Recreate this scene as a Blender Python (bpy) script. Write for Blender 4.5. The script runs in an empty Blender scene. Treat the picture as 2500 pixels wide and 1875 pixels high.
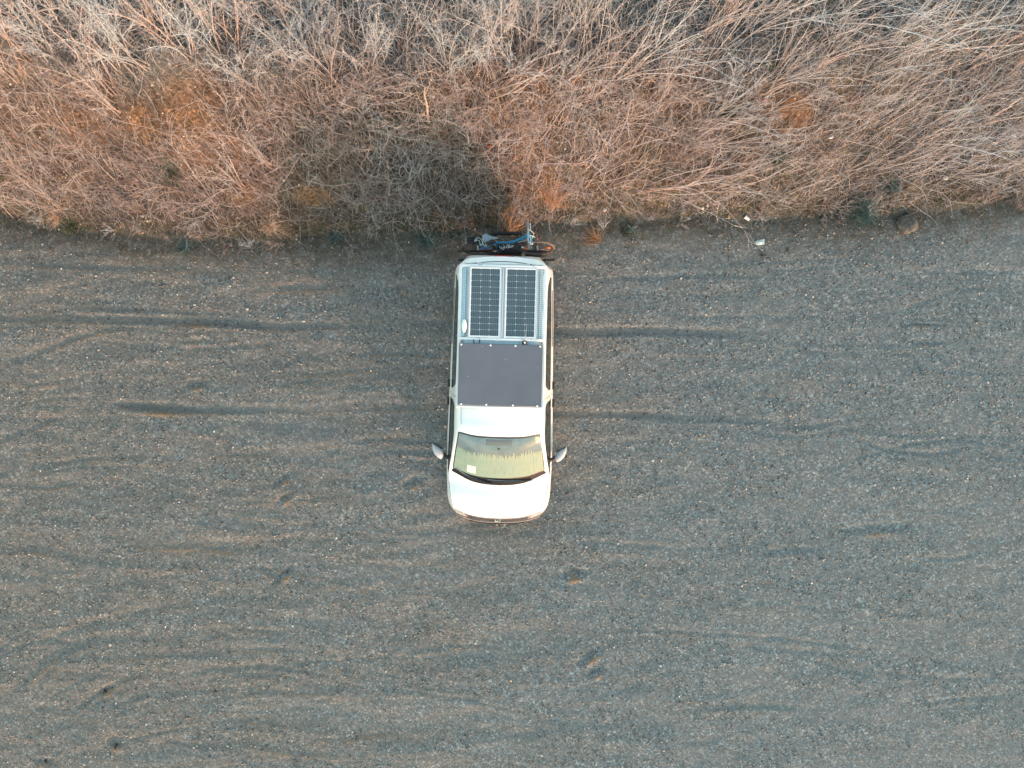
import bpy, math, random
import numpy as np
from mathutils import Vector, Matrix, Euler

# ------------------------------------------------------------------ camera, sky, sun, exposure
sc = bpy.context.scene
COL = sc.collection
CAM_H = 14.0
F_PX = 1766.0                                   # focal length in photo pixels (2500 wide)
cam_d = bpy.data.cameras.new('camera'); cam = bpy.data.objects.new('camera', cam_d)
COL.objects.link(cam); cam.location = (0, 0, CAM_H)
cam_d.sensor_width = 36; cam_d.lens = 36 * F_PX / 2500.0
cam_d.clip_start = 0.1; cam_d.clip_end = 3000
sc.camera = cam

SUN_EL = math.radians(4.1)
SUN_DIR = Vector((0.515, -0.857, 0)).normalized()   # horizontal direction towards the sun
to_sun = Vector((SUN_DIR.x * math.cos(SUN_EL), SUN_DIR.y * math.cos(SUN_EL), math.sin(SUN_EL)))
w = bpy.data.worlds.new('World'); sc.world = w; w.use_nodes = True
wn = w.node_tree; bg = wn.nodes['Background']
sky = wn.nodes.new('ShaderNodeTexSky'); sky.sky_type = 'NISHITA'; sky.sun_disc = False
sky.sun_elevation = SUN_EL; sky.sun_rotation = math.atan2(SUN_DIR.x, SUN_DIR.y)
sky.air_density = 1.0; sky.dust_density = 0.6; sky.ozone_density = 1.0
tint = wn.nodes.new('ShaderNodeMix'); tint.data_type = 'RGBA'; tint.blend_type = 'MULTIPLY'
tint.inputs[0].default_value = 1.0
tint.inputs[7].default_value = (1.13, 1.06, 0.945, 1)
wn.links.new(sky.outputs[0], tint.inputs[6]); wn.links.new(tint.outputs[2], bg.inputs[0])
bg.inputs[1].default_value = 0.15
sun_d = bpy.data.lights.new('sun', 'SUN'); sun = bpy.data.objects.new('sun', sun_d); COL.objects.link(sun)
sun_d.energy = 0.78; sun_d.angle = math.radians(2.0); sun_d.color = (1.0, 0.60, 0.51)
sun.rotation_euler = to_sun.to_track_quat('Z', 'Y').to_euler()
sun.location = (8, -13, 12)
sc.view_settings.view_transform = 'Standard'; sc.view_settings.look = 'None'
sc.view_settings.gamma = 1; sc.view_settings.exposure = 2.86
try: sc.view_settings.use_curve_mapping = False
except Exception: pass

random.seed(7); rng = np.random.default_rng(11)

# ------------------------------------------------------------------ numpy noise
def _hash(ix, iy, seed):
    h = (ix.astype(np.int64) * 374761393 + iy.astype(np.int64) * 668265263 + seed * 1274126177) & 0xffffffff
    h = ((h ^ (h >> 13)) * 1274126177) & 0xffffffff
    return ((h ^ (h >> 16)) & 0xffffff) / float(0xffffff)
def vnoise(x, y, seed=0):
    x = np.asarray(x, float); y = np.asarray(y, float)
    ix = np.floor(x); iy = np.floor(y); fx = x - ix; fy = y - iy
    fx = fx * fx * (3 - 2 * fx); fy = fy * fy * (3 - 2 * fy)
    a = _hash(ix, iy, seed); b = _hash(ix + 1, iy, seed); c = _hash(ix, iy + 1, seed); d = _hash(ix + 1, iy + 1, seed)
    return (a * (1 - fx) + b * fx) * (1 - fy) + (c * (1 - fx) + d * fx) * fy
def fbm(x, y, seed=0, o=4, g=0.5):
    s = 0; a = 1; t = 0
    for k in range(o):
        s = s + a * (vnoise(x * 2 ** k, y * 2 ** k, seed + 17 * k) - 0.5); t += a; a *= g
    return s / t * 2
def sstep(a, b, x):
    t = np.clip((x - a) / (b - a), 0, 1); return t * t * (3 - 2 * t)
def gx(px): return (px - 1250) / F_PX * CAM_H
def gy(py): return (937.5 - py) / F_PX * CAM_H

# ------------------------------------------------------------------ terrain
BX = np.array([-60, -9.9, -8.2, -6.3, -4.5, -2.8, -.8, .6, 2, 3.6, 5.2, 7.5, 9.9, 60.])
BY = np.array([3.2, 3.15, 3.0, 2.82, 2.72, 2.78, 2.95, 3.1, 3.18, 3.22, 3.2, 3.3, 3.58, 3.7])
def edge_y(x): return np.interp(x, BX, BY)
# tyre tracks: (polyline in photo pixels, width m, depth m, sharpness of lower lip)
TRACKS = [
 ([(-60,772,.5),(0,776,.5),(200,780,.45),(398,781,.8),(572,790,1.2),(696,799,.8),(771,797,.45),(1000,790,.25),(1100,788,.35),(1400,812,.9),(1600,812,.9),(1780,815,.6),(1840,816,0)], .14, .026),
 ([(270,985,.0),(320,990,1.4),(450,1000,1.3),(547,1002,.7),(700,1000,.3),(900,998,.3),(1094,992,.4),(1230,1002,.7),(1400,1010,.9),(1600,1018,.8),(1818,1026,.5),(1960,1036,.15),(2395,1077,.05)], .125, .022),
 ([(-40,915,.3),(0,898,.3),(120,850,.5),(210,815,.7),(298,796,.4),(420,790,0)], .11, .014),
 ([(-40,1095,.5),(0,1077,.6),(80,1045,.7),(164,1013,.3),(250,995,0)], .11, .015),
 ([(1400,695,.0),(1530,678,1),(1700,675,.8),(1950,676,.2)], .09, .009),
 ([(1600,775,0),(1700,773,.8),(1900,773,.8),(2050,772,0)], .05, .010),
 ([(2120,780,0),(2240,745,.6),(2330,708,.7),(2420,702,.7),(2520,716,.6)], .08, .008),
 ([(2150,672,0),(2350,664,.7),(2520,660,.7)], .06, .008),
 ([(600,705,0),(690,702,1),(780,701,1),(860,704,0)], .13, .015),
 ([(1480,1540,0),(1640,1542,1),(1750,1550,.6),(1900,1560,1),(2080,1580,.3)], .07, .010),
 ([(1940,1600,0),(2060,1640,1),(2160,1655,0)], .07, .010),
 ([(280,1322,0),(350,1325,.7),(420,1327,.8),(560,1335,.8),(660,1338,0)], .20, .012),
 ([(0,1345,.8),(90,1340,.8),(230,1366,.8),(330,1375,0)], .16, .012),
 ([(40,1680,.6),(130,1600,1),(230,1560,1),(330,1555,.8),(470,1570,.3),(600,1610,0)], .16, .011),
 ([(0,640,.4),(200,650,.8),(420,655,.5),(560,662,0)], .12, .012),
 ([(0,1180,.4),(120,1188,.8),(200,1175,.2)], .12, .012),
 ([(730,1802,0),(800,1805,.8),(860,1805,1),(940,1790,1),(1000,1796,0)], .06, .013),
 ([(1350,1318,0),(1450,1325,.9),(1600,1335,.9),(1800,1340,0)], .10, .010),
 ([(1760,965,0),(1880,975,1),(1960,990,.3)], .06, .010),
 ([(2050,1460,0),(2180,1500,.8),(2330,1510,0)], .08, .009),
]
# many faint broken wheel marks: gently curved, mostly along the lot, arcs in the lower left
_r = random.Random(5)
for _i in range(72):
    arc = _i < 16
    if arc:
        R_ = _r.uniform(260, 900); a0_ = _r.uniform(math.radians(195), math.radians(275)); da = _r.uniform(.25, .7); cx_, cy_ = 560 + _r.uniform(-60, 60), 2150 + _r.uniform(-80, 80)
        P_ = [(cx_ + R_ * math.cos(a0_ + da * k / 6), cy_ + .85 * R_ * math.sin(a0_ + da * k / 6)) for k in range(7)]
    else:
        x_ = _r.uniform(-100, 1000) if _i % 3 else _r.uniform(1300, 2500); y_ = _r.uniform(640, 1820); L_ = _r.uniform(200, 650); sl = _r.gauss(0, .07); cv = _r.gauss(0, 28)
        P_ = [(x_ + L_ * k / 5, y_ + sl * L_ * k / 5 + cv * math.sin(math.pi * k / 5)) for k in range(6)]
    st_ = _r.uniform(.4, 1)
    n_ = len(P_) - 1; off_ = 20 if _r.random() < .4 else 0
    TRACKS.append(([(x, y, st_ * math.sin(math.pi * k / n_)) for k, (x, y) in enumerate(P_)], _r.uniform(.035, .11), _r.uniform(.008, .015)))
    if off_: TRACKS.append(([(x + 4, y + off_, st_ * .8 * math.sin(math.pi * k / n_)) for k, (x, y) in enumerate(P_)], _r.uniform(.03, .07), _r.uniform(.006, .012)))
# small scrapes dug into the gravel: px, py, length m, width m, angle deg, depth
PITS = [(395,996,1.1,.12,-2,.038),(480,938,.30,.10,5,.05),(690,1170,.28,.09,35,.035),(697,1215,.22,.08,30,.04),
        (690,1405,.35,.09,40,.045),(660,1398,.3,.08,-35,.03),(1400,1402,.40,.12,10,.045),(1405,1395,.25,.1,-40,.03),(1440,1600,.38,.12,35,.045),
        (1455,1640,.22,.1,20,.045),(2253,793,.50,.035,-1,.03),(2262,836,.50,.06,-1,.02),(1010,1175,.3,.12,20,.03),
        (840,1630,.25,.12,-60,.02),(1055,1640,.2,.1,80,.02),(985,700,.28,.1,0,.02),(2140,1290,.9,.12,3,.02),(1930,1345,.7,.1,4,.018),
        (280,1812,.2,.14,0,.04),(260,1685,.2,.1,20,.03),(110,1860,.3,.1,-10,.03)]
SOIL = [(440,235,.75,.95),(480,215,.6,.5),(350,300,.5,.35),(1880,100,1.4,.2),(2050,205,.5,.35),(1940,275,.5,.4),(1330,150,.8,.5),
        (140,165,.7,.25),(600,475,.5,.25),(760,480,.5,.2),(1680,250,.3,.2),(1290,420,.45,.6),(1260,260,.7,.4),(2400,120,.4,.5),
        (200,320,.5,.3),(330,330,.6,.25),(560,380,.5,.3),(2130,260,.7,.2),(1060,330,.5,.3)]
def seg_dist(X, Y, pts):
    d = np.full(X.shape, 1e9); sy = np.zeros(X.shape); kk = np.zeros(X.shape)
    xs_ = [gx(p[0]) for p in pts]; ys_ = [gy(p[1]) for p in pts]; bb = (X > min(xs_) - .35) & (X < max(xs_) + .35) & (Y > min(ys_) - .35) & (Y < max(ys_) + .35)
    if not bb.any(): return d, sy, kk
    Xb, Yb, db, sb, kb = X[bb], Y[bb], d[bb], sy[bb], kk[bb]
    for (x0, y0, k0), (x1, y1, k1) in zip(pts[:-1], pts[1:]):
        ax, ay, bx, by = gx(x0), gy(y0), gx(x1), gy(y1)
        L2 = (bx - ax) ** 2 + (by - ay) ** 2
        t = np.clip(((Xb - ax) * (bx - ax) + (Yb - ay) * (by - ay)) / L2, 0, 1)
        qx = ax + t * (bx - ax); qy = ay + t * (by - ay)
        dd = np.hypot(Xb - qx, Yb - qy); m = dd < db
        db[m] = dd[m]; sb[m] = (Yb - qy)[m]; kb[m] = (k0 + t * (k1 - k0))[m]
    d[bb] = db; sy[bb] = sb; kk[bb] = kb
    return d, sy, kk
def bank_h(X, Y):
    t = Y - edge_y(X) + .22 * fbm(X * .8, Y * .8, 5, 3)
    wdt = 2.4 + .09 * np.clip(X - 2, 0, 9) + .5 * fbm(X * .25, Y * 0 + 3, 9, 2)
    H = 2.15 - .045 * np.clip(X, -12, 12)
    s = np.clip(t / wdt, 0, 1)
    prof = s * s * (3 - 2 * s) * .55 + s * .45
    h = H * prof
    amp = sstep(0, .8, t)
    h = h + amp * (.22 * fbm(X * .7, Y * .7, 21, 3) + .09 * fbm(X * 2.4, Y * 2.4, 22, 3) + .025 * fbm(X * 9, Y * 9, 23, 3))
    h = h + np.clip(t - wdt, 0, 30) * .04
    return np.where(t > 0, h, 0)
def height(X, Y, full=False):
    X = np.asarray(X, float); Y = np.asarray(Y, float); shp = X.shape
    X = np.atleast_1d(X).astype(float); Y = np.atleast_1d(Y).astype(float)
    left = 1 - .55 * sstep(-1, 6, X)
    wx = X + .5 * fbm(X * .3, Y * .3, 31, 2); wy = Y + .35 * fbm(X * .25, Y * .3, 32, 3)
    lot = left * (.021 * fbm(wx * .45, wy * 2.0, 33, 4, .55) + .009 * fbm(wx * 1.1, wy * 7, 37, 3, .5)) + .008 * fbm(X * 5, Y * 5, 35, 3)
    soil = np.zeros(X.shape); track = np.zeros(X.shape)
    near = (np.abs(X) < 12) & (Y > -9) & (Y < 8)
    if near.any():
        Xn, Yn = X[near], Y[near]; z = np.zeros(Xn.shape); tr = np.zeros(Xn.shape); so = np.zeros(Xn.shape)
        jit = .03 * fbm(Xn * 1.5, Yn * 1.5, 41, 3)
        for pts, wd, dp in TRACKS:
            d, sy, kk = seg_dist(Xn, Yn + jit, pts)
            prof = np.where(sy < 0, 1 - sstep(wd * .38, wd * .55, d), 1 - sstep(wd * .2, wd * 1.0, d))
            ww = kk * (.55 + .8 * vnoise(Xn * .9, Yn * .2, 43))
            z -= dp * prof * ww; tr = np.maximum(tr, prof * min(1, dp / .022) * np.clip(kk + .25, 0, 1))
            lip = np.exp(-((sy + wd * .62) / (wd * .16)) ** 2) * (d < wd * .95)
            z += dp * .30 * lip * ww
            rnd = sstep(.35, .65, vnoise(Xn * 1.3, Yn * 2, 44)) * sstep(2.6, -1, Xn)
            so = np.maximum(so, lip * .85 * rnd * np.clip(kk, 0, 1))
        for px, py, L, W, a, dp in PITS:
            cx, cy = gx(px), gy(py); ca, sa = math.cos(math.radians(a)), math.sin(math.radians(a))
            u = ((Xn - cx) * ca + (Yn - cy) * sa) / L; v = (-(Xn - cx) * sa + (Yn - cy) * ca + .3 * jit) / W
            r = np.sqrt(u * u + v * v * (1 + .4 * (v < 0)))
            z -= dp * (1 - sstep(.35, 1.0, r))
            u2 = u + .0; v2 = v + 1.05
            so = np.maximum(so, 1.0 * (1 - sstep(.25, .62, np.sqrt((u2 * 1.3) ** 2 + (v2 * 1.3) ** 2))) * min(1, dp / .05))
            z += dp * .35 * (1 - sstep(.1, .8, np.sqrt((u2) ** 2 + (v2 * 1.2) ** 2)))
        lot[near] += z; track[near] = tr; soil[near] = so
    t = Y - edge_y(X)
    k = 1 - sstep(-.2, .7, t)
    h = lot * k + bank_h(X, Y) - .02 * np.exp(-((t - .05) / .2) ** 2)
    if full: return h, track, soil
    return h.reshape(shp) if shp else float(h[0])
def hz(x, y): return float(height(np.array([x]), np.array([y]))[0])
def at_px(px, py, dz=0):
    """ground point seen at a photo pixel"""
    z = 0.0
    for _ in range(14):
        x = (px - 1250) / F_PX * (CAM_H - z); y = (937.5 - py) / F_PX * (CAM_H - z); z = .5 * z + .5 * (hz(x, y) + dz)
    return x, y, hz(x, y)

# ------------------------------------------------------------------ helpers
def tag(o, label=None, cat=None, group=None, kind=None):
    if label: o['label'] = label
    if cat: o['category'] = cat
    if group: o['group'] = group
    if kind: o['kind'] = kind
    return o
def empty(name, loc, rz=0, **k):
    o = bpy.data.objects.new(name, None); COL.objects.link(o); o.location = loc; o.rotation_euler = (0, 0, rz)
    o.empty_display_size = .2
    return tag(o, **k)
def link_mesh(name, verts, faces, mat, parent=None, smooth=True):
    me = bpy.data.meshes.new(name); me.from_pydata([tuple(v) for v in verts], [], faces); me.update()
    if mat: me.materials.append(mat)
    if smooth: me.polygons.foreach_set('use_smooth', [True] * len(me.polygons))
    o = bpy.data.objects.new(name, me); COL.objects.link(o)
    if parent: o.parent = parent
    return o
def fast_mesh(name, V, Fq, mat, smooth=False):
    """V (n,3), Fq (m,k) with constant k"""
    me = bpy.data.meshes.new(name); k = Fq.shape[1]
    me.vertices.add(len(V)); me.vertices.foreach_set('co', np.ascontiguousarray(V, dtype=np.float32).ravel())
    me.loops.add(Fq.size); me.loops.foreach_set('vertex_index', np.ascontiguousarray(Fq, dtype=np.int32).ravel())
    me.polygons.add(len(Fq)); me.polygons.foreach_set('loop_start', np.arange(len(Fq), dtype=np.int32) * k)
    me.polygons.foreach_set('loop_total', np.full(len(Fq), k, dtype=np.int32))
    if smooth: me.polygons.foreach_set('use_smooth', np.ones(len(Fq), dtype=bool))
    me.update(); me.validate()
    if mat: me.materials.append(mat)
    return me
class MB:
    def __init__(s): s.v = []; s.f = []
    def add(s, vs, fs):
        n = len(s.v); s.v += [tuple(p) for p in vs]; s.f += [tuple(i + n for i in f) for f in fs]; return s
    def box(s, c, d, rot=(0, 0, 0), bev=0.0):
        R = Euler(rot).to_matrix(); hx, hy, hzz = d[0] / 2, d[1] / 2, d[2] / 2
        b = min(bev, hx * .9, hy * .9, hzz * .9)
        if b <= 0:
            vs = [Vector((x * hx, y * hy, z * hzz)) for z in (-1, 1) for x, y in ((-1, -1), (1, -1), (1, 1), (-1, 1))]
            fs = [(3, 2, 1, 0), (4, 5, 6, 7), (0, 1, 5, 4), (1, 2, 6, 5), (2, 3, 7, 6), (3, 0, 4, 7)]
        else:
            lay = [(-hzz, b), (-hzz + b, 0), (hzz - b, 0), (hzz, b)]; vs = []
            for z, i in lay:
                X, Y = hx - i, hy - i
                c2 = b * .6
                vs += [Vector(p) for p in ((-X + c2, -Y, z), (X - c2, -Y, z), (X, -Y + c2, z), (X, Y - c2, z), (X - c2, Y, z), (-X + c2, Y, z), (-X, Y - c2, z), (-X, -Y + c2, z))]
            fs = [tuple(range(7, -1, -1)), tuple(range(24, 32))]
            for l in range(3):
                for i in range(8):
                    j = (i + 1) % 8; fs.append((l * 8 + i, l * 8 + j, l * 8 + 8 + j, l * 8 + 8 + i))
        return s.add([R @ v + Vector(c) for v in vs], fs)
    def tube(s, pts, r, n=8, closed=False, cap=True):
        P = [Vector(p) for p in pts]; m = len(P)
        rr = r if isinstance(r, (list, tuple)) else [r] * m
        vs = []; up = None
        for i, p in enumerate(P):
            if closed: t = P[(i + 1) % m] - P[i - 1]
            else: t = P[min(i + 1, m - 1)] - P[max(i - 1, 0)]
            t = t.normalized() if t.length > 1e-9 else Vector((0, 0, 1))
            if up is None:
                up = Vector((0, 0, 1)) if abs(t.z) < .9 else Vector((1, 0, 0))
            a = t.cross(up)
            if a.length < 1e-6: a = t.cross(Vector((0, 1, 0)))
            a.normalize(); up = a.cross(t).normalized()
            for k in range(n):
                an = 2 * math.pi * k / n; vs.append(p + (a * math.cos(an) + up * math.sin(an)) * rr[i])
        fs = []
        for i in range(m if closed else m - 1):
            j = (i + 1) % m
            for k in range(n):
                l = (k + 1) % n; fs.append((i * n + k, i * n + l, j * n + l, j * n + k))
        if cap and not closed:
            fs.append(tuple(range(n - 1, -1, -1))); fs.append(tuple((m - 1) * n + k for k in range(n)))
        return s.add(vs, fs)
    def lathe(s, prof, c=(0, 0, 0), axis='Z', n=20):
        vs = []
        for r, z in prof:
            for k in range(n):
                a = 2 * math.pi * k / n; x, y = r * math.cos(a), r * math.sin(a)
                v = {'Z': (x, y, z), 'Y': (x, z, y), 'X': (z, x, y)}[axis]
                vs.append(Vector(v) + Vector(c))
        fs = []
        for i in range(len(prof) - 1):
            for k in range(n):
                l = (k + 1) % n; fs.append((i * n + k, i * n + l, (i + 1) * n + l, (i + 1) * n + k))
        return s.add(vs, fs)
    def build(s, name, mat, parent=None, smooth=True, sharp=40):
        o = link_mesh(name, s.v, s.f, mat, parent, smooth)
        if smooth:
            try: o.data.set_sharp_from_angle(angle=math.radians(sharp))
            except Exception: pass
        return o

# ------------------------------------------------------------------ materials
def newmat(name):
    m = bpy.data.materials.new(name); m.use_nodes = True
    nt = m.node_tree; return m, nt, nt.nodes['Principled BSDF']
def N(nt, t, **kw):
    n = nt.nodes.new(t)
    for k, v in kw.items(): setattr(n, k, v)
    return n
def mixc(nt, fac, a, b, blend='MIX'):
    n = N(nt, 'ShaderNodeMix', data_type='RGBA', blend_type=blend)
    for i, v in ((0, fac), (6, a), (7, b)):
        if isinstance(v, (float, int)): n.inputs[i].default_value = v
        elif isinstance(v, tuple): n.inputs[i].default_value = (*v, 1) if len(v) == 3 else v
        else: nt.links.new(v, n.inputs[i])
    return n.outputs[2]
def mth(nt, op, a, b=None, c=None, clamp=False):
    n = N(nt, 'ShaderNodeMath', operation=op); n.use_clamp = clamp
    for i, v in enumerate((a, b, c)):
        if v is None: continue
        if isinstance(v, (float, int)): n.inputs[i].default_value = v
        else: nt.links.new(v, n.inputs[i])
    return n.outputs[0]
def ramp(nt, fac, stops, interp='LINEAR'):
    n = N(nt, 'ShaderNodeValToRGB'); cr = n.color_ramp; cr.interpolation = interp
    while len(cr.elements) < len(stops): cr.elements.new(.5)
    for e, (p, c) in zip(cr.elements, stops):
        e.position = p; e.color = (*c, 1) if len(c) == 3 else c
    nt.links.new(fac, n.inputs[0]); return n.outputs[0]
def mapr(nt, v, a, b, c=0, d=1):
    n = N(nt, 'ShaderNodeMapRange'); nt.links.new(v, n.inputs[0])
    for i, x in enumerate((a, b, c, d)): n.inputs[i + 1].default_value = x
    return n.outputs[0]
def coords(nt, kind='Object', scale=(1, 1, 1), rot=(0, 0, 0)):
    tc = N(nt, 'ShaderNodeTexCoord'); mp = N(nt, 'ShaderNodeMapping')
    mp.inputs['Scale'].default_value = scale; mp.inputs['Rotation'].default_value = rot
    nt.links.new(tc.outputs[kind], mp.inputs[0]); return mp.outputs[0]
def noise(nt, vec, scale, detail=4, rough=.5, dist=0):
    n = N(nt, 'ShaderNodeTexNoise'); nt.links.new(vec, n.inputs['Vector'])
    n.inputs['Scale'].default_value = scale; n.inputs['Detail'].default_value = detail
    n.inputs['Roughness'].default_value = rough; n.inputs['Distortion'].default_value = dist
    return n.outputs['Fac']
def plain(name, col, rough=.5, metal=0, var=.06, nscale=14, coat=0, spec=.5, bump=0):
    m, nt, b = newmat(name); v = coords(nt)
    f = noise(nt, v, nscale, 5, .6)
    lo = tuple(c * (1 - var) for c in col); hi = tuple(min(1, c * (1 + var)) for c in col)
    nt.links.new(mixc(nt, mapr(nt, f, .3, .7), lo, hi), b.inputs['Base Color'])
    f2 = noise(nt, v, nscale * 3, 3, .6)
    nt.links.new(mapr(nt, f2, .2, .8, max(.02, rough * .85), min(1, rough * 1.15)), b.inputs['Roughness'])
    b.inputs['Metallic'].default_value = metal
    b.inputs['Coat Weight'].default_value = coat; b.inputs['Specular IOR Level'].default_value = spec
    if bump:
        bp = N(nt, 'ShaderNodeBump'); bp.inputs['Strength'].default_value = bump; bp.inputs['Distance'].default_value = .004
        nt.links.new(f2, bp.inputs['Height']); nt.links.new(bp.outputs[0], b.inputs['Normal'])
    return m

def gravel_mat():
    m, nt, b = newmat('gravel'); v = coords(nt)
    sep = N(nt, 'ShaderNodeSeparateXYZ'); nt.links.new(v, sep.inputs[0])
    vs = coords(nt, scale=(.5, 2.2, 1))
    big = noise(nt, vs, .55, 5, .62, .5); mid = noise(nt, vs, 1.9, 6, .65, .6); blot = noise(nt, v, .9, 5, .6)
    vo = N(nt, 'ShaderNodeTexVoronoi'); vo.inputs['Scale'].default_value = 31; nt.links.new(v, vo.inputs['Vector'])
    vo2 = N(nt, 'ShaderNodeTexVoronoi'); vo2.inputs['Scale'].default_value = 85; nt.links.new(v, vo2.inputs['Vector'])
    s1 = N(nt, 'ShaderNodeSeparateColor'); nt.links.new(vo.outputs['Color'], s1.inputs[0])
    s2 = N(nt, 'ShaderNodeSeparateColor'); nt.links.new(vo2.outputs['Color'], s2.inputs[0])
    # base tone: cool grey stone, brown fines where the lot is worn; browner to the left
    lr = mapr(nt, sep.outputs[0], -9, 7, .19, -.18)
    warm = mapr(nt, mth(nt, 'ADD', mth(nt, 'MULTIPLY_ADD', big, .6, mth(nt, 'MULTIPLY', mid, .55)), lr), .47, .72)
    base = mixc(nt, warm, (.178, .184, .180), (.192, .170, .150))
    base = mixc(nt, mapr(nt, blot, .5, .75, 0, .35), base, (.150, .163, .168))
    orange = mapr(nt, mth(nt, 'ADD', mid, mth(nt, 'MULTIPLY', lr, .35)), .66, .76, 0, .6)
    base = mixc(nt, orange, base, (.215, .16, .118))
    # individual stones
    st = ramp(nt, s1.outputs[0], [(0, (.42, .42, .42)), (.35, (.78, .78, .78)), (.7, (1.12, 1.12, 1.12)), (.90, (1.6, 1.6, 1.6)), (.97, (2.2, 2.2, 2.2)), (1, (3.0, 3.0, 2.9))])
    st2 = ramp(nt, s2.outputs[1], [(0, (.45, .45, .45)), (.6, (1.0, 1.0, 1.0)), (.92, (1.5, 1.5, 1.5)), (1, (2.4, 2.4, 2.4))])
    stones = mixc(nt, .45, st, st2)
    hue = mixc(nt, s1.outputs[2], (.93, 1.0, 1.03), (1.08, .98, .92))
    stones = mixc(nt, 1.0, stones, hue, 'MULTIPLY')
    a1 = N(nt, 'ShaderNodeAttribute', attribute_name='track'); a2 = N(nt, 'ShaderNodeAttribute', attribute_name='soil')
    a3 = N(nt, 'ShaderNodeAttribute', attribute_name='moss')
    track_soft = mth(nt, 'MULTIPLY', a1.outputs['Fac'], .55)  # flattens the stone contrast along the tracks
    worn = mapr(nt, noise(nt, vs, 1.3, 4, .6), .45, .75, 0, .5)
    soften = mth(nt, 'MAXIMUM', track_soft, worn)
    stones = mixc(nt, soften, stones, (.88, .88, .88))
    col = mixc(nt, 1.0, base, stones, 'MULTIPLY')
    col = mixc(nt, mth(nt, 'MULTIPLY', a1.outputs['Fac'], .22), col, (.115, .116, .108))
    col = mixc(nt, mth(nt, 'MULTIPLY', a2.outputs['Fac'], mapr(nt, noise(nt, v, 9, 5, .7), .3, .55)), col, (.30, .165, .08))
    mo = mth(nt, 'MULTIPLY', mth(nt, 'MULTIPLY', a3.outputs['Fac'], 1.3), mapr(nt, noise(nt, v, 5, 6, .7), .30, .55), clamp=True)
    col = mixc(nt, mth(nt, 'MULTIPLY', mo, .85), col, mixc(nt, noise(nt, v, 14, 4), (.050, .048, .034), (.13, .10, .068)))
    nt.links.new(col, b.inputs['Base Color'])
    b.inputs['Roughness'].default_value = .85; b.inputs['Specular IOR Level'].default_value = .3
    hgt = mth(nt, 'ADD', mth(nt, 'MULTIPLY', mth(nt, 'SUBTRACT', 1, vo.outputs['Distance']), .6), mth(nt, 'MULTIPLY', s1.outputs[1], .5))
    bp = N(nt, 'ShaderNodeBump'); bp.inputs['Distance'].default_value = .009
    nt.links.new(mth(nt, 'SUBTRACT', .8, mth(nt, 'MULTIPLY', soften, .6)), bp.inputs['Strength'])
    nt.links.new(hgt, bp.inputs['Height']); nt.links.new(bp.outputs[0], b.inputs['Normal'])
    return m
def bank_mat():
    m, nt, b = newmat('bank_soil'); v = coords(nt)
    a2 = N(nt, 'ShaderNodeAttribute', attribute_name='soil'); a3 = N(nt, 'ShaderNodeAttribute', attribute_name='moss')
    a4 = N(nt, 'ShaderNodeAttribute', attribute_name='grey')
    n1 = noise(nt, v, 1.1, 6, .65, .4); n2 = noise(nt, v, 7, 7, .72); n3 = noise(nt, v, 38, 5, .7)
    litter = mixc(nt, mapr(nt, n2, .35, .65), (.038, .030, .025), (.12, .092, .074))
    soilc = mixc(nt, mapr(nt, n3, .35, .65), (.105, .060, .034), (.185, .108, .060))
    so = mth(nt, 'MULTIPLY_ADD', a2.outputs['Fac'], .78, mapr(nt, n1, .54, .70, 0, .45), clamp=True)
    col = mixc(nt, so, litter, soilc)
    grey = mixc(nt, mapr(nt, n2, .3, .7), (.045, .055, .058), (.13, .15, .155))
    col = mixc(nt, mth(nt, 'MULTIPLY', a4.outputs['Fac'], .85), col, grey)
    mo = mth(nt, 'MULTIPLY', a3.outputs['Fac'], mapr(nt, n2, .35, .6))
    mcol = mixc(nt, mapr(nt, n3, .3, .7), (.032, .038, .022), (.085, .088, .05))
    col = mixc(nt, mo, col, mcol)
    vo = N(nt, 'ShaderNodeTexVoronoi'); vo.inputs['Scale'].default_value = 28; nt.links.new(v, vo.inputs['Vector'])
    s1 = N(nt, 'ShaderNodeSeparateColor'); nt.links.new(vo.outputs['Color'], s1.inputs[0])
    st = ramp(nt, s1.outputs[0], [(0, (.5, .5, .5)), (.6, (1, 1, 1)), (.9, (1.35, 1.35, 1.35)), (1, (2.2, 2.2, 2.2))])
    col = mixc(nt, 1.0, col, st, 'MULTIPLY')
    nt.links.new(col, b.inputs['Base Color']); b.inputs['Roughness'].default_value = .9; b.inputs['Specular IOR Level'].default_value = .2
    bp = N(nt, 'ShaderNodeBump'); bp.inputs['Distance'].default_value = .03; bp.inputs['Strength'].default_value = .8
    nt.links.new(mth(nt, 'ADD', n2, mth(nt, 'MULTIPLY', n3, .5)), bp.inputs['Height']); nt.links.new(bp.outputs[0], b.inputs['Normal'])
    return m
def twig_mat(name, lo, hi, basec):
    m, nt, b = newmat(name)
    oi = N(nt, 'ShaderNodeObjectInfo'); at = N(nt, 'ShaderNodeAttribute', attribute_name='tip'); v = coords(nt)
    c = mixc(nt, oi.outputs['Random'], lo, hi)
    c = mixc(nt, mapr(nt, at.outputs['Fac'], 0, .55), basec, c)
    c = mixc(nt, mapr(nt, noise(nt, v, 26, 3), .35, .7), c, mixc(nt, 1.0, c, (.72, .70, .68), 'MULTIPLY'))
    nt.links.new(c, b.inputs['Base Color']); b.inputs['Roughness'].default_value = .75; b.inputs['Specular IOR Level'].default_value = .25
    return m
def blade_mat(name, stops):
    m, nt, b = newmat(name)
    at = N(nt, 'ShaderNodeAttribute', attribute_name='rnd')
    nt.links.new(ramp(nt, at.outputs['Fac'], stops), b.inputs['Base Color']); b.inputs['Roughness'].default_value = .8
    b.inputs['Specular IOR Level'].default_value = .2
    return m

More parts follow.
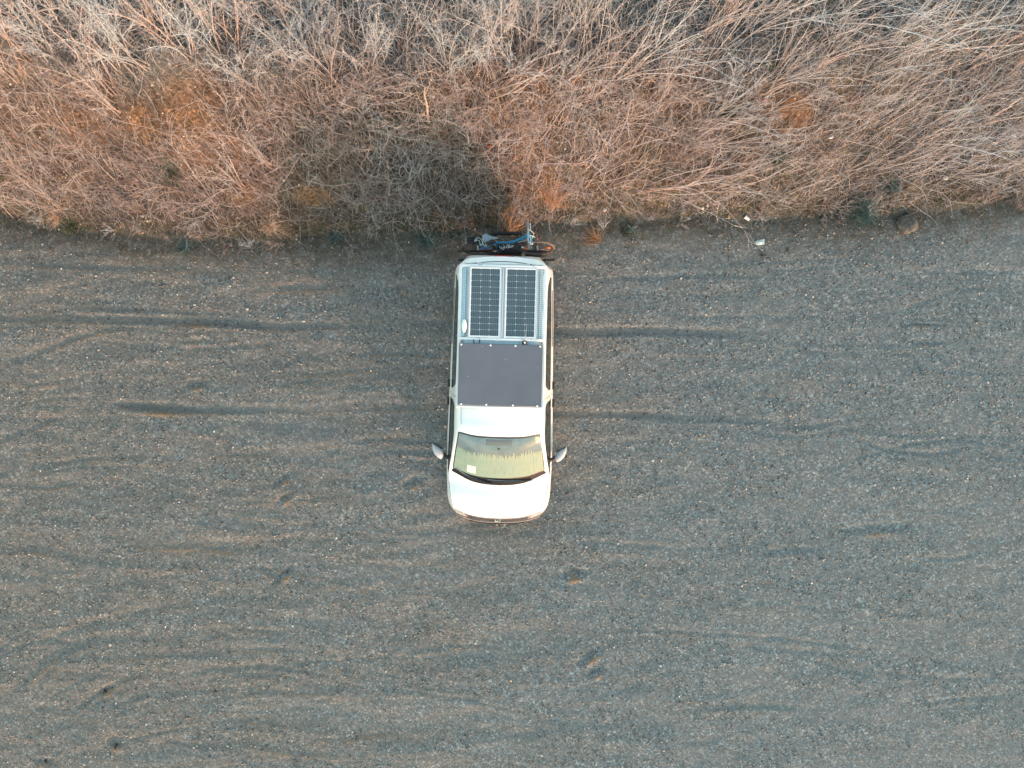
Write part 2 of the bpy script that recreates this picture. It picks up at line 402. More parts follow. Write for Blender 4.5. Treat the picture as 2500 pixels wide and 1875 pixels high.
M = {}
M['gravel'] = gravel_mat(); M['bank'] = bank_mat()
M['twig_pale'] = twig_mat('twig_pale', (.56, .52, .52), (.46, .39, .37), (.42, .29, .22))
M['twig_frost'] = twig_mat('twig_frost', (.52, .58, .63), (.46, .49, .52), (.42, .35, .31))
M['twig_grey'] = twig_mat('twig_grey', (.50, .50, .52), (.40, .38, .38), (.36, .29, .25))
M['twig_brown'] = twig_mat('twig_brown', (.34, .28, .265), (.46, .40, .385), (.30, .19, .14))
M['white'] = plain('white_paint', (.80, .81, .80), .32, var=.012, nscale=3, coat=.5)
M['alu'] = plain('white_aluminium', (.74, .76, .77), .42, var=.04, nscale=20)
M['glass'] = plain('dark_side_glass', (.012, .016, .017), .10, var=.1, nscale=6, coat=.3)
M['black'] = plain('black_plastic', (.012, .013, .015), .45, var=.2, nscale=40)
M['rubber'] = plain('rubber', (.03, .03, .031), .75, var=.25, nscale=30, bump=.3)
M['greyplastic'] = plain('grey_bumper_plastic', (.155, .145, .145), .5, var=.08, nscale=30, bump=.15)
M['chrome'] = plain('chrome', (.75, .76, .78), .18, 1.0, .03)
M['steel'] = plain('dull_steel', (.42, .44, .45), .38, .8, .1, 40)
M['blue'] = plain('blue_bike_paint', (.012, .20, .37), .32, var=.12, nscale=30, coat=.4)
M['saddle'] = plain('grey_saddle_cover', (.20, .25, .29), .55, var=.1, nscale=30)
M['cord'] = plain('pale_cord', (.55, .62, .60), .7, var=.2, nscale=60)
M['tyre'] = plain('dusty_tyre', (.10, .08, .07), .85, var=.3, nscale=30, bump=.3)
M['orange'] = plain('orange_reflector', (.75, .16, .03), .25, var=.1, nscale=20)
M['redlens'] = plain('red_lens', (.35, .02, .015), .2, var=.1)
M['lens'] = plain('clear_lens', (.35, .36, .36), .12, var=.1, coat=.6)
M['whiteplastic'] = plain('white_plastic', (.85, .86, .84), .35, var=.02)
M['ribroof'] = plain('blue_grey_sheet', (.36, .47, .52), .4, var=.08, nscale=9)
M['yellow'] = plain('yellow_sticker', (.65, .36, .03), .5, var=.1)
M['paper'] = plain('paper', (.42, .58, .50), .7, var=.05)
M['darkwood'] = plain('weathered_wood', (.30, .24, .19), .8, var=.3, nscale=25, bump=.5)

def board_mat():
    m, nt, b = newmat('grey_film_panel'); v = coords(nt)
    n1 = noise(nt, v, 2.2, 4, .6); n2 = noise(nt, v, 160, 2, .6)
    c = mixc(nt, mapr(nt, n1, .3, .7), (.125, .124, .146), (.155, .155, .176))
    c = mixc(nt, mapr(nt, n2, .4, .7, 0, .35), c, (.20, .20, .23))
    vo = N(nt, 'ShaderNodeTexVoronoi'); vo.inputs['Scale'].default_value = 13; nt.links.new(v, vo.inputs['Vector'])
    s = N(nt, 'ShaderNodeSeparateColor'); nt.links.new(vo.outputs['Color'], s.inputs[0])
    dot = mth(nt, 'MULTIPLY', mth(nt, 'LESS_THAN', vo.outputs['Distance'], .07), mth(nt, 'GREATER_THAN', s.outputs[0], .86))
    c = mixc(nt, dot, c, (.7, .75, .75))
    nt.links.new(c, b.inputs['Base Color']); b.inputs['Roughness'].default_value = .42
    return m
M['board'] = board_mat()
def solar_mat(W, L, cols, rows):
    """cells drawn in the panel's own local coordinates (x 0..W, y 0..L)"""
    m, nt, b = newmat('solar_cells'); tc = N(nt, 'ShaderNodeTexCoord'); sp = N(nt, 'ShaderNodeSeparateXYZ')
    nt.links.new(tc.outputs['Object'], sp.inputs[0])
    def cell(sock, size, n):
        u = mth(nt, 'MULTIPLY', sock, n / size); return mth(nt, 'FRACT', u), mth(nt, 'FLOOR', u)
    fu, iu = cell(sp.outputs[0], W, cols); fv, iv = cell(sp.outputs[1], L, rows)
    du = mth(nt, 'ABSOLUTE', mth(nt, 'SUBTRACT', fu, .5)); dv = mth(nt, 'ABSOLUTE', mth(nt, 'SUBTRACT', fv, .5))
    gap = mth(nt, 'MAXIMUM', mth(nt, 'GREATER_THAN', du, .486), mth(nt, 'GREATER_THAN', dv, .472))
    corner = mth(nt, 'GREATER_THAN', mth(nt, 'ADD', mth(nt, 'MULTIPLY', du, W / cols), mth(nt, 'MULTIPLY', dv, L / rows)), .5 * (W / cols + L / rows) - .011)
    bus = mth(nt, 'GREATER_THAN', mth(nt, 'ABSOLUTE', mth(nt, 'SUBTRACT', mth(nt, 'FRACT', mth(nt, 'MULTIPLY', fu, 5)), .5)), .42)
    n1 = N(nt, 'ShaderNodeTexWhiteNoise'); cb = N(nt, 'ShaderNodeCombineXYZ')
    nt.links.new(iu, cb.inputs[0]); nt.links.new(iv, cb.inputs[1]); nt.links.new(cb.outputs[0], n1.inputs['Vector'])
    base = mixc(nt, n1.outputs['Value'], (.055, .078, .094), (.072, .098, .114))
    v = coords(nt); base = mixc(nt, mapr(nt, noise(nt, v, 3, 4), .45, .75, 0, .3), base, (.10, .15, .18))
    c = mixc(nt, mth(nt, 'MULTIPLY', bus, .55), base, (.22, .27, .31))
    c = mixc(nt, mth(nt, 'MULTIPLY', gap, .6), c, (.40, .48, .51)); c = mixc(nt, corner, c, (.60, .68, .70))
    nt.links.new(c, b.inputs['Base Color']); b.inputs['Roughness'].default_value = .22
    return m
def windscreen_mat():
    m, nt, b = newmat('fogged_windscreen'); tc = N(nt, 'ShaderNodeTexCoord'); sp = N(nt, 'ShaderNodeSeparateXYZ')
    nt.links.new(tc.outputs['Object'], sp.inputs[0])
    x, y = sp.outputs[0], sp.outputs[1]
    drip = noise(nt, coords(nt, scale=(42, 2.2, 0)), 1, 3, .6)
    wav = noise(nt, coords(nt, scale=(3.4, 0, 0)), 1, 3, .5)
    fine = noise(nt, coords(nt, scale=(70, 5, 0)), 1, 4, .7)
    ab = mth(nt, 'POWER', mth(nt, 'ABSOLUTE', x), 2.0)
    # front is -y: t grows towards the bonnet
    t = mth(nt, 'SUBTRACT', mth(nt, 'MULTIPLY', y, -1.0), mth(nt, 'SUBTRACT', 1.03, mth(nt, 'MULTIPLY', ab, .25)))
    t = mth(nt, 'ADD', t, mth(nt, 'MULTIPLY', mth(nt, 'SUBTRACT', drip, .5), .42))
    t = mth(nt, 'ADD', t, mth(nt, 'MULTIPLY', mth(nt, 'SUBTRACT', wav, .5), .16))
    fog = mapr(nt, t, -.006, .012)
    up = mixc(nt, mapr(nt, noise(nt, coords(nt), 3, 5, .6), .35, .65), (.065, .125, .16), (.13, .20, .235))
    up = mixc(nt, mapr(nt, noise(nt, coords(nt), 140, 2), .45, .7, 0, .3), up, (.25, .32, .33))
    lowc = mixc(nt, mapr(nt, x, -.75, .8), (.165, .27, .235), (.24, .30, .24))
    lowc = mixc(nt, mapr(nt, fine, .54, .64, 0, .6), lowc, (.09, .12, .10))
    lowc = mixc(nt, mapr(nt, noise(nt, coords(nt), 5, 4), .4, .7, 0, .35), lowc, (.25, .29, .24))
    c = mixc(nt, fog, up, lowc)
    rim = mth(nt, 'MULTIPLY', mapr(nt, t, -.06, -.006), mth(nt, 'SUBTRACT', 1, fog))
    c = mixc(nt, mth(nt, 'MULTIPLY', rim, .5), c, (.11, .10, .075))
    nt.links.new(c, b.inputs['Base Color']); b.inputs['Roughness'].default_value = .12
    b.inputs['Specular IOR Level'].default_value = .10
    return m
M['rimgrey'] = plain('dark_rim', (.10, .09, .085), .4, .6, .1)
M['windscreen'] = windscreen_mat()

# ------------------------------------------------------------------ ground
def axis(lo, hi, st, far):
    core = np.arange(lo, hi + st * .5, st)
    g = np.cumsum(st * 1.28 ** np.arange(1, 36)); g = g[g < far]; g = np.append(g, far)
    return np.concatenate([(lo - g)[::-1], core, hi + g])
ax_ = axis(-10.6, 10.6, .034, 600); ay_ = axis(-8.0, 7.6, .034, 600)
GX, GY = np.meshgrid(ax_, ay_)
Hh, TR, SO = height(GX.ravel(), GY.ravel(), True)
Gx, Gy = GX.ravel(), GY.ravel()
HG = Hh.reshape(GX.shape); ix0 = int(np.argmin(np.abs(ax_ + 10.6))); iy0 = int(np.argmin(np.abs(ay_ + 8.0))); STEP = .034
def height(X, Y, full=False):
    # bilinear lookup in the finished terrain grid
    X = np.asarray(X, float); Y = np.asarray(Y, float)
    u = np.clip((X - ax_[ix0]) / STEP + ix0, 0, len(ax_) - 2); v = np.clip((Y - ay_[iy0]) / STEP + iy0, 0, len(ay_) - 2)
    i = np.floor(u).astype(int); j = np.floor(v).astype(int); fu = u - i; fv = v - j
    return (HG[j, i] * (1 - fu) + HG[j, i + 1] * fu) * (1 - fv) + (HG[j + 1, i] * (1 - fu) + HG[j + 1, i + 1] * fu) * fv
tt = Gy - edge_y(Gx)
jag = .26 * fbm(Gx * 1.6, Gy * 1.6, 51, 4) + .16 * fbm(Gx * .5, Gy * .5, 59, 2) + .06 * fbm(Gx * 7, Gy * 7, 53, 2)
moss = np.exp(-((tt + .02 + jag) / np.where(tt > 0, .55, .52)) ** 2) * .95
moss = np.clip(moss + .5 * sstep(.1, .5, fbm(Gx * .6, Gy * .9, 55, 3)) * sstep(0, .5, tt) * (Gx > 0), 0, 1)
soilb = np.zeros(Gx.shape)
for px, py, rx, ry in SOIL:
    cx, cy, cz = at_px(px, py)
    r = np.sqrt(((Gx - cx) / rx) ** 2 + ((Gy - cy) / ry) ** 2) + .35 * fbm(Gx * 2, Gy * 2, 57, 3)
    soilb = np.maximum(soilb, 1 - sstep(.55, 1.0, r))
slope_t = tt
grey = sstep(1.9, 2.4, slope_t + .5 * fbm(Gx * .5, Gy * .5, 58, 3) - .8 * np.exp(-((Gx - 1.5) / 2.5) ** 2) * 0) 
grey = np.clip(grey + .75 * np.exp(-((tt + .4 * jag) / .16) ** 2) + .45 * sstep(5, 8.5, Gx) * sstep(.1, .5, tt), 0, 1)  # also greys the right end, putting its weaker sun into the colour
soilb = soilb * (1 - .5 * sstep(5.5, 9, Gx))  # less orange at the right end, toned down for its weaker sun
V = np.stack([Gx, Gy, Hh], 1)
ny, nx = GX.shape
idx = np.arange(nx * ny).reshape(ny, nx)
Q = np.stack([idx[:-1, :-1], idx[:-1, 1:], idx[1:, 1:], idx[1:, :-1]], -1).reshape(-1, 4)
qt = (tt + .8 * jag)[Q].mean(1)
def sub_mesh(name, sel, mat, attrs):
    q = Q[sel]; used, inv = np.unique(q, return_inverse=True)
    me = fast_mesh(name, V[used], inv.reshape(-1, 4), mat, True)
    for k, a in attrs.items():
        at = me.attributes.new(k, 'FLOAT', 'POINT'); at.data.foreach_set('value', a[used].astype(np.float32))
    o = bpy.data.objects.new(name, me); COL.objects.link(o); return o
lot = sub_mesh('gravel_ground', qt <= 0.05, M['gravel'], {'track': TR, 'soil': SO, 'moss': moss})
tag(lot, 'grey gravel parking ground crossed by shallow tyre tracks', 'gravel ground', kind='structure')
bank = sub_mesh('embankment', qt > 0.05, M['bank'], {'soil': soilb, 'moss': moss, 'grey': grey})
tag(bank, 'brown earth embankment rising behind the van', 'embankment', kind='structure')

# ------------------------------------------------------------------ loose pebbles (uncountable)
def pebbles(name, n, sizes, region, mat, label, keep=None):
    xs = rng.uniform(region[0], region[1], n); ys = rng.uniform(region[2], region[3], n)
    if keep is not None:
        k = keep(xs, ys); xs, ys = xs[k], ys[k]; n = len(xs)
    zs = height(xs, ys)
    s = sizes[0] + (sizes[1] - sizes[0]) * rng.random(n) ** 3.0
    oc = np.array([(1, 0, 0), (.3, .95, 0), (-.8, .6, 0), (-.8, -.6, 0), (.3, -.95, 0), (.1, 0, 1.), (0, 0, -.6)]) * np.array([1, 1, .62])
    fc = np.array([(0, 1, 5), (1, 2, 5), (2, 3, 5), (3, 4, 5), (4, 0, 5), (1, 0, 6), (2, 1, 6), (3, 2, 6), (4, 3, 6), (0, 4, 6)])
    a = rng.uniform(0, 6.28, n); st = rng.uniform(.65, 1, n)
    P = oc[None] + rng.normal(0, .13, (n, 7, 3))
    P[:, :, 1] *= st[:, None]; P *= (s / 2)[:, None, None]
    c, sn = np.cos(a)[:, None], np.sin(a)[:, None]
    X = P[:, :, 0] * c - P[:, :, 1] * sn + xs[:, None]; Y = P[:, :, 0] * sn + P[:, :, 1] * c + ys[:, None]
    Z = P[:, :, 2] + zs[:, None] + (s * .12)[:, None]
    Vv = np.stack([X, Y, Z], -1).reshape(-1, 3); Ff = (fc[None] + (np.arange(n) * 7)[:, None, None]).reshape(-1, 3)
    me = fast_mesh(name, Vv, Ff, mat)
    at = me.attributes.new('rnd', 'FLOAT', 'POINT'); at.data.foreach_set('value', np.repeat(rng.random(n), 7).astype(np.float32))
    o = bpy.data.objects.new(name, me); COL.objects.link(o); return tag(o, label, 'pebbles', kind='stuff')
M['pebble'] = blade_mat('pebble', [(0, (.07, .073, .073)), (.4, (.15, .155, .155)), (.75, (.22, .205, .19)), (.93, (.30, .30, .29)), (1, (.46, .46, .45))])
pebbles('gravel_pebbles', 46000, (.014, .055), (-10.4, 10.4, -7.8, 3.9), M['pebble'], 'loose grey pebbles scattered over the gravel ground',
        lambda x, y: (y < edge_y(x) + .1) & (vnoise(x * .8, y * 1.6, 71) + .3 * vnoise(x * 5, y * 5, 72) > .5))
M['bankpebble'] = blade_mat('bank_pebble', [(0, (.12, .08, .05)), (.5, (.25, .16, .09)), (.85, (.36, .26, .18)), (1, (.62, .58, .5))])
pebbles('bank_pebbles', 9000, (.015, .06), (-10.4, 10.4, 2.6, 6.6), M['bankpebble'], 'small pale and ochre stones lying in the embankment soil',
        lambda x, y: (y > edge_y(x)))

# ------------------------------------------------------------------ van
van = empty('van', (-.199, -.205, 0), math.radians(-1.5),
            label='white panel van with solar panels on its roof rack, nose towards the open gravel', cat='van')
# stations rear -> front; 8 points each, sill -> roof centre
def st(y, *rows):
    out = []
    for r in rows: out.append(r if len(r) == 3 else (r[0], y, r[1]))
    return out
STN = [
 [(.83,2.36,.30),(.85,2.37,.60),(.85,2.33,.95),(.835,2.25,1.15),(.775,2.19,1.68),(.665,2.275,1.80),(.41,2.325,1.83),(0,2.350,1.845)],
 [(.86,2.30,.28),(.872,2.28,.60),(.875,2.25,.95),(.848,2.14,1.15),(.785,2.08,1.71),(.71,2.16,1.850),(.42,2.215,1.89),(0,2.245,1.905)],
 [(.87,2.05,.28),(.888,2.03,.60),(.890,2.0,.95),(.852,1.94,1.13),(.758,1.90,1.73),(.700,1.95,1.868),(.42,1.98,1.925),(0,1.99,1.945)],
 st(1.4,(.88,.28),(.905,.60),(.908,.95),(.870,1.13),(.750,1.73),(.695,1.87),(.42,1.935),(0,1.955)),
 st(.7,(.89,.28),(.918,.60),(.922,.95),(.880,1.13),(.750,1.73),(.695,1.872),(.42,1.94),(0,1.96)),
 st(0,(.90,.28),(.930,.60),(.934,.95),(.888,1.125),(.758,1.73),(.698,1.87),(.42,1.938),(0,1.957)),
 [(.90,-.42,.28),(.938,-.42,.60),(.942,-.42,.95),(.896,-.44,1.12),(.765,-.36,1.725),(.70,-.34,1.858),(.42,-.36,1.922),(0,-.37,1.94)],
 [(.90,-.80,.28),(.944,-.80,.60),(.948,-.80,.95),(.902,-.82,1.105),(.765,-.66,1.69),(.695,-.61,1.815),(.42,-.655,1.878),(0,-.67,1.895)],
 [(.90,-1.1,.28),(.946,-1.1,.60),(.949,-1.1,.94),(.905,-1.14,1.08),(.825,-1.06,1.40),(.765,-.985,1.50),(.45,-1.06,1.548),(0,-1.09,1.56)],
 [(.90,-1.4,.28),(.943,-1.4,.60),(.945,-1.4,.91),(.903,-1.44,1.035),(.872,-1.40,1.115),(.815,-1.33,1.165),(.48,-1.44,1.18),(0,-1.485,1.188)],
 [(.90,-1.55,.28),(.940,-1.55,.58),(.940,-1.55,.88),(.90,-1.56,1.005),(.86,-1.53,1.055),(.79,-1.48,1.085),(.46,-1.565,1.11),(0,-1.605,1.12)],
 [(.90,-1.85,.28),(.935,-1.85,.55),(.925,-1.84,.82),(.88,-1.84,.95),(.81,-1.86,1.00),(.72,-1.88,1.03),(.42,-1.93,1.06),(0,-1.95,1.07)],
 [(.88,-2.03,.28),(.908,-2.01,.50),(.895,-2.01,.72),(.84,-2.04,.83),(.745,-2.08,.88),(.62,-2.13,.90),(.38,-2.185,.915),(0,-2.21,.92)],
 [(.86,-2.09,.28),(.882,-2.07,.44),(.865,-2.10,.62),(.80,-2.15,.70),(.70,-2.205,.735),(.58,-2.245,.745),(.36,-2.295,.75),(0,-2.31,.75)],
 [(.84,-2.11,.27),(.862,-2.10,.38),(.845,-2.14,.50),(.78,-2.205,.53),(.68,-2.265,.54),(.56,-2.31,.545),(.34,-2.35,.55),(0,-2.365,.55)],
 [(.82,-2.10,.24),(.84,-2.08,.26),(.82,-2.12,.26),(.76,-2.18,.26),(.66,-2.24,.26),(.54,-2.28,.26),(.33,-2.32,.26),(0,-2.34,.26)],
]
ST = np.array(STN)                                    # (S,8,3)
NS = len(ST)
def knots(A):                                          # chord length along axis 0
    d = np.linalg.norm(np.diff(A, axis=0), axis=2).mean(1) ** .75
    return np.concatenate([[0], np.cumsum(d)])
def hermite(k, P, i, t):
    """non-uniform Catmull-Rom on knots k, values P (n,...), segment i, fraction t"""
    n = len(k)
    def tan(j):
        if j == 0: return (P[1] - P[0]) / (k[1] - k[0])
        if j == n - 1: return (P[-1] - P[-2]) / (k[-1] - k[-2])
        a = (P[j] - P[j - 1]) / (k[j] - k[j - 1]); b = (P[j + 1] - P[j]) / (k[j + 1] - k[j])
        wA = (k[j + 1] - k[j]); wB = (k[j] - k[j - 1]); return (a * wA + b * wB) / (wA + wB)
    h = k[i + 1] - k[i]; m0, m1 = tan(i) * h, tan(i + 1) * h
    t2, t3 = t * t, t * t * t
    return (2 * t3 - 3 * t2 + 1) * P[i] + (t3 - 2 * t2 + t) * m0 + (-2 * t3 + 3 * t2) * P[i + 1] + (t3 - t2) * m1
KA = knots(ST); KB = knots(ST.transpose(1, 0, 2))
KB2 = np.append(KB, KB[-1] + (KB[-1] - KB[-2]))
def S(a, b, off=0.0, sx=1):
    """van skin at station a (0..NS-1), girth b (0 sill .. 7 centre)"""
    def raw(a, b):
        a = min(max(a, 0), NS - 1 - 1e-9); i = int(a); row = hermite(KA, ST, i, a - i)
        mir = row[6] * np.array([-1, 1, 1]); R = np.vstack([row, mir[None]])
        b = min(max(b, 0), 8 - 1e-9); j = int(b); return hermite(KB2, R, j, b - j)
    p = raw(a, b)
    if off:
        e = .02
        ta = raw(min(a + e, NS - 1), b) - raw(max(a - e, 0), b); tb = raw(a, min(b + e, 7.9)) - raw(a, max(b - e, 0))
        n = np.cross(ta, tb); L = np.linalg.norm(n); n = n / L if L > 1e-12 else np.array([0, 0, 1.])
        c = p - np.array([0, np.clip(p[1], -1.4, 1.9), .9])
        if n @ c < 0: n = -n
        p = p + n * off
    return (sx * p[0], p[1], p[2])
def a_at(y, b):
    """station parameter at which the skin line b reaches local y"""
    lo, hi = 0.0, NS - 1.0
    for _ in range(36):
        m = (lo + hi) / 2
        if S(m, b)[1] > y: lo = m
        else: hi = m
    return (lo + hi) / 2
WH = [(1.50, .335), (-1.50, .335)]                       # wheel centre y, z
def skin_grid(avals, bvals, off=0, sx=1, hole=False):
    vs = [S(a, b, off, sx) for a in avals for b in bvals]; nb = len(bvals); fs = []
    for i in range(len(avals) - 1):
        for j in range(nb - 1):
            q = (i * nb + j, i * nb + j + 1, (i + 1) * nb + j + 1, (i + 1) * nb + j)
            if hole:
                c = np.mean([vs[k] for k in q], 0)
                if any((c[1] - wy) ** 2 + (c[2] - wz) ** 2 < .375 ** 2 for wy, wz in WH) and abs(c[0]) > .7: continue
            fs.append(q if sx < 0 else q[::-1])
    return vs, fs
mb = MB()
av = np.linspace(0, NS - 1, (NS - 1) * 10 + 1); bv = np.linspace(0, 7, 57)
for sx in (1, -1):
    mb.add(*skin_grid(av, bv, 0, sx, True))
# rear face cap
rim = [S(0, b, 0, 1) for b in np.linspace(0, 7, 29)] + [S(0, b, 0, -1) for b in np.linspace(6.99, 0, 28)]
cen = (0, 2.40, 1.05)
inner = [(p[0] * .8, 2.385, 1.05 + (p[2] - 1.05) * .82) for p in rim]
k = len(rim); fs = [(i, (i + 1) % k, k + (i + 1) % k, k + i) for i in range(k)] + [(k + i, k + (i + 1) % k, 2 * k) for i in range(k)]
mb.add(rim + inner + [cen], fs)
body = mb.build('body', M['white'], van, True, 32)
body['label'] = 'white painted body shell'
mb = MB(); mb.box((0, 0, .42), (1.66, 4.3, .3)); mb.build('underbody', M['black'], van, False)
def panel(name, a0, a1, bfun, mat, off, sx, parent, na=24, nb=6, afun=None):
    """skin-following plate with a folded rim; bfun(t)->(b0,b1)"""
    mb = MB(); V_ = []; 
    for i in range(na + 1):
        t = i / na; b0, b1 = bfun(t)
        for j in range(nb + 1):
            s = j / nb; b = b0 + (b1 - b0) * s
            a = a0 + (a1 - a0) * t if afun is None else afun(t, s)
            V_.append((a, b))
    top = [S(a, b, off, sx) for a, b in V_]; bot = [S(a, b, -.004, sx) for a, b in V_]
    n1 = nb + 1; F = []
    for i in range(na):
        for j in range(nb):
            q = (i * n1 + j, i * n1 + j + 1, (i + 1) * n1 + j + 1, (i + 1) * n1 + j); F.append(q if sx < 0 else q[::-1])
    T = len(top)
    ring = [i * n1 for i in range(na + 1)] + [na * n1 + j for j in range(1, n1)] + [i * n1 + nb for i in range(na - 1, -1, -1)] + [j for j in range(nb - 1, 0, -1)]
    for i in range(len(ring)):
        p, q = ring[i], ring[(i + 1) % len(ring)]; F.append((p, q, q + T, p + T))
    mb.add(top + bot, F)
    return mb.build(name, mat, parent, True, 35)
# side glass
for sx in (1, -1):
    a0, a1 = a_at(2.07, 3.5), a_at(.12, 3.5)
    def rear_b(t):
        k = min(1, t / .05); k = math.sqrt(max(0, 1 - (1 - k) ** 2)); e = min(1, (1 - t) / .035); e = math.sqrt(max(0, 1 - (1 - e) ** 2))
        return 3.10 + .02, 3.12 + .80 * (.45 + .55 * min(k, e))
    w_ = panel('side_window', a0, a1, rear_b, M['glass'], .004, sx, van, 40, 6)
    w_['label'] = 'long dark side window in the cargo area'
    a0, a1 = a_at(-.06, 3.3), a_at(-1.36, 3.2)
    def front_b(t):
        top = 3.92 if t > .12 else 3.12 + .8 * math.sqrt(max(0, 1 - (1 - t / .12) ** 2)) * .9 + .08 * .8
        return 3.10, max(3.16, top - .42 * max(0, (t - .86) / .14))
    def front_a(t, s):
        return a0 + (a1 - a0) * t - s * .12 * t
    w_ = panel('side_window', a0, a1, front_b, M['glass'], .004, sx, van, 40, 6, front_a)
    w_['label'] = 'dark front door window'
    # window rubber line along the belt
    mb = MB(); mb.tube([S(a, 3.07, .006, sx) for a in np.linspace(a_at(-.03, 3), a_at(-1.38, 3), 24)], .006, 5); mb.build('window_seal', M['black'], van)
    # door seams
    for ys in (1.05, .04, -1.22):
        mb = MB(); bs = np.linspace(.4, 3.02 if ys > -1 else 2.9, 22); mb.tube([S(a_at(ys, 2), b, -.001, sx) for b in bs], .0045, 5)
        mb.build('door_seam', M['black'], van)
    # pillar seam curving over the roof edge
    mb = MB(); aa = a_at(.02, 3.5)
    mb.tube([S(aa + .02 * k, 3.1 + .19 * k, .001, sx) for k in range(10)], .004, 5); mb.build('pillar_seam', M['greyplastic'], van)
    # sliding rail
    if True:
        mb = MB(); mb.tube([S(a, 2.75, .002, sx) for a in np.linspace(a_at(1.9, 2.7), a_at(.9, 2.7), 20)], .009, 6); mb.build('sliding_door_rail', M['black'], van)
    for yy in (.2, -.12):
        p = S(a_at(yy, 2.3), 2.3, .02, sx); mb = MB(); mb.box(p, (.045, .15, .035), bev=.012); mb.build('door_handle', M['black'], van)
    # side rubbing strip
    mb = MB(); mb.tube([S(a, 1.35, .004, sx) for a in np.linspace(a_at(1.1, 1.3), a_at(-1.1, 1.3), 40)], .016, 6); mb.build('rubbing_strip', M['black'], van)
# windscreen: black surround, fogged pane
def ws_b(t): return (5.06 + .02 * t, 7.0)
aT, aB = 7.06, 8.98
for sx in (1, -1):
    pass
def double_panel(name, a0, a1, b0, off, mat, parent, na=26, nb=18):
    vs = []; full = list(np.linspace(b0, 7, nb + 1)); n1 = 2 * nb + 1
    for lay in (off, -.004):
        for i in range(na + 1):
            a = a0 + (a1 - a0) * i / na
            vs += [S(a, b, lay, -1) for b in full] + [S(a, b, lay, 1) for b in full[::-1][1:]]
    F = []; T = (na + 1) * n1
    for i in range(na):
        for j in range(n1 - 1): F.append((i * n1 + j, (i + 1) * n1 + j, (i + 1) * n1 + j + 1, i * n1 + j + 1))
    ring = [i * n1 for i in range(na + 1)] + [na * n1 + j for j in range(1, n1)] + [i * n1 + n1 - 1 for i in range(na - 1, -1, -1)] + [j for j in range(n1 - 2, 0, -1)]
    for i in range(len(ring)):
        p, q = ring[i], ring[(i + 1) % len(ring)]; F.append((p, q, q + T, p + T))
    mb = MB(); mb.add(vs, F); return mb.build(name, mat, parent, True, 35)
double_panel('windscreen_surround', 7.03, 9.02, 5.02, .003, M['black'], van)
ws = double_panel('windscreen', 7.09, 8.90, 5.12, .008, M['windscreen'], van)
ws['label'] = 'fogged windscreen with condensation runs'
# cowl
mb = MB()
def cowl_pt(t, s, sx, off):
    b = 4.75 + (7 - 4.75) * t; depth = .90 * math.sin(math.pi / 2 * min(1, t / .85)) ** .75 + .06
    return S(8.97 + depth * s, b, off, sx)
for sx in (1, -1):
    na, nb = 24, 5; vs = [cowl_pt(i / na, j / nb, sx, .006) for i in range(na + 1) for j in range(nb + 1)]
    n1 = nb + 1; F = [((i * n1 + j, i * n1 + j + 1, (i + 1) * n1 + j + 1, (i + 1) * n1 + j) if sx > 0 else (i * n1 + j, (i + 1) * n1 + j, (i + 1) * n1 + j + 1, i * n1 + j + 1)) for i in range(na) for j in range(nb)]
    mb.add(vs, F)
mb.build('cowl', plain('cowl_plastic', (.007, .009, .012), .6, var=.2, spec=.2), van, True, 40)
for sx in (1, -1):
    mb = MB(); mb.tube([S(a, 3.55, -.0015, sx) for a in np.linspace(10.0, 12.0, 22)], .0045, 5); mb.build('bonnet_seam', M['black'], van)
# wipers
for pts in ([(9.62, 6.75, -1), (9.35, 6.35, -1), (9.10, 5.9, -1), (9.0, 5.55, -1), (8.9, 5.3, -1)],
            [(9.55, 5.7, 1), (9.3, 6.15, 1), (9.18, 6.6, 1), (9.1, 7.0, 1), (9.08, 6.6, -1)]):
    wp = MB(); wp.tube([S(a, b, .028, sx) for a, b, sx in pts], [.013, .010, .008, .007, .006], 6)
    wo = wp.build('wiper', M['black'], van)
    bl = MB(); q = pts[1:]; bl.tube([Vector(S(a - .05, b, .016, sx)) for a, b, sx in q], .007, 5); bl.build('wiper_blade', M['steel'], wo)
# inside the screen: mirror foot, sticker, paper card (behind glass in reality; laid against the pane)
mb = MB()
for sx in (1, -1):
    mb.add(*skin_grid(np.linspace(7.14, 7.40, 5), np.linspace(6.50, 7, 6), .0095, sx))
mb.build('sunband', plain('dark_blue_band', (.035, .06, .085), .2), van)
mb = MB(); p = S(7.52, 7.0, .011); mb.lathe([(0, .004), (.016, .003), (.02, 0)], p, 'Z', 14); mb.build('mirror_foot', M['black'], van)
st_o = MB(); st_o.add(*skin_grid(np.linspace(7.16, 7.42, 4), np.linspace(5.22, 5.40, 4), .0100, 1)); st1 = st_o.build('sticker', M['yellow'], van); st1['label'] = 'yellow toll sticker in the top corner of the windscreen'
st_o = MB(); st_o.add(*skin_grid(np.linspace(7.33, 7.41, 3), np.linspace(5.24, 5.38, 3), .0105, 1)); st_o.build('sticker_band', M['paper'], st1)
st_o = MB(); st_o.add(*skin_grid(np.linspace(8.42, 8.78, 4), np.linspace(5.78, 6.16, 5), .0100, -1)); pc = st_o.build('paper_card', M['paper'], van); pc['label'] = 'pale parking card low behind the windscreen'
# faint roof grooves ahead of the rack
for sx in (1, -1):
    mb = MB(); mb.tube([S(a, 5.25, -.001, sx) for a in np.linspace(a_at(-.20, 5.2), a_at(-.48, 5.2), 8)], .004, 5); mb.build('roof_groove', M['greyplastic'], van)
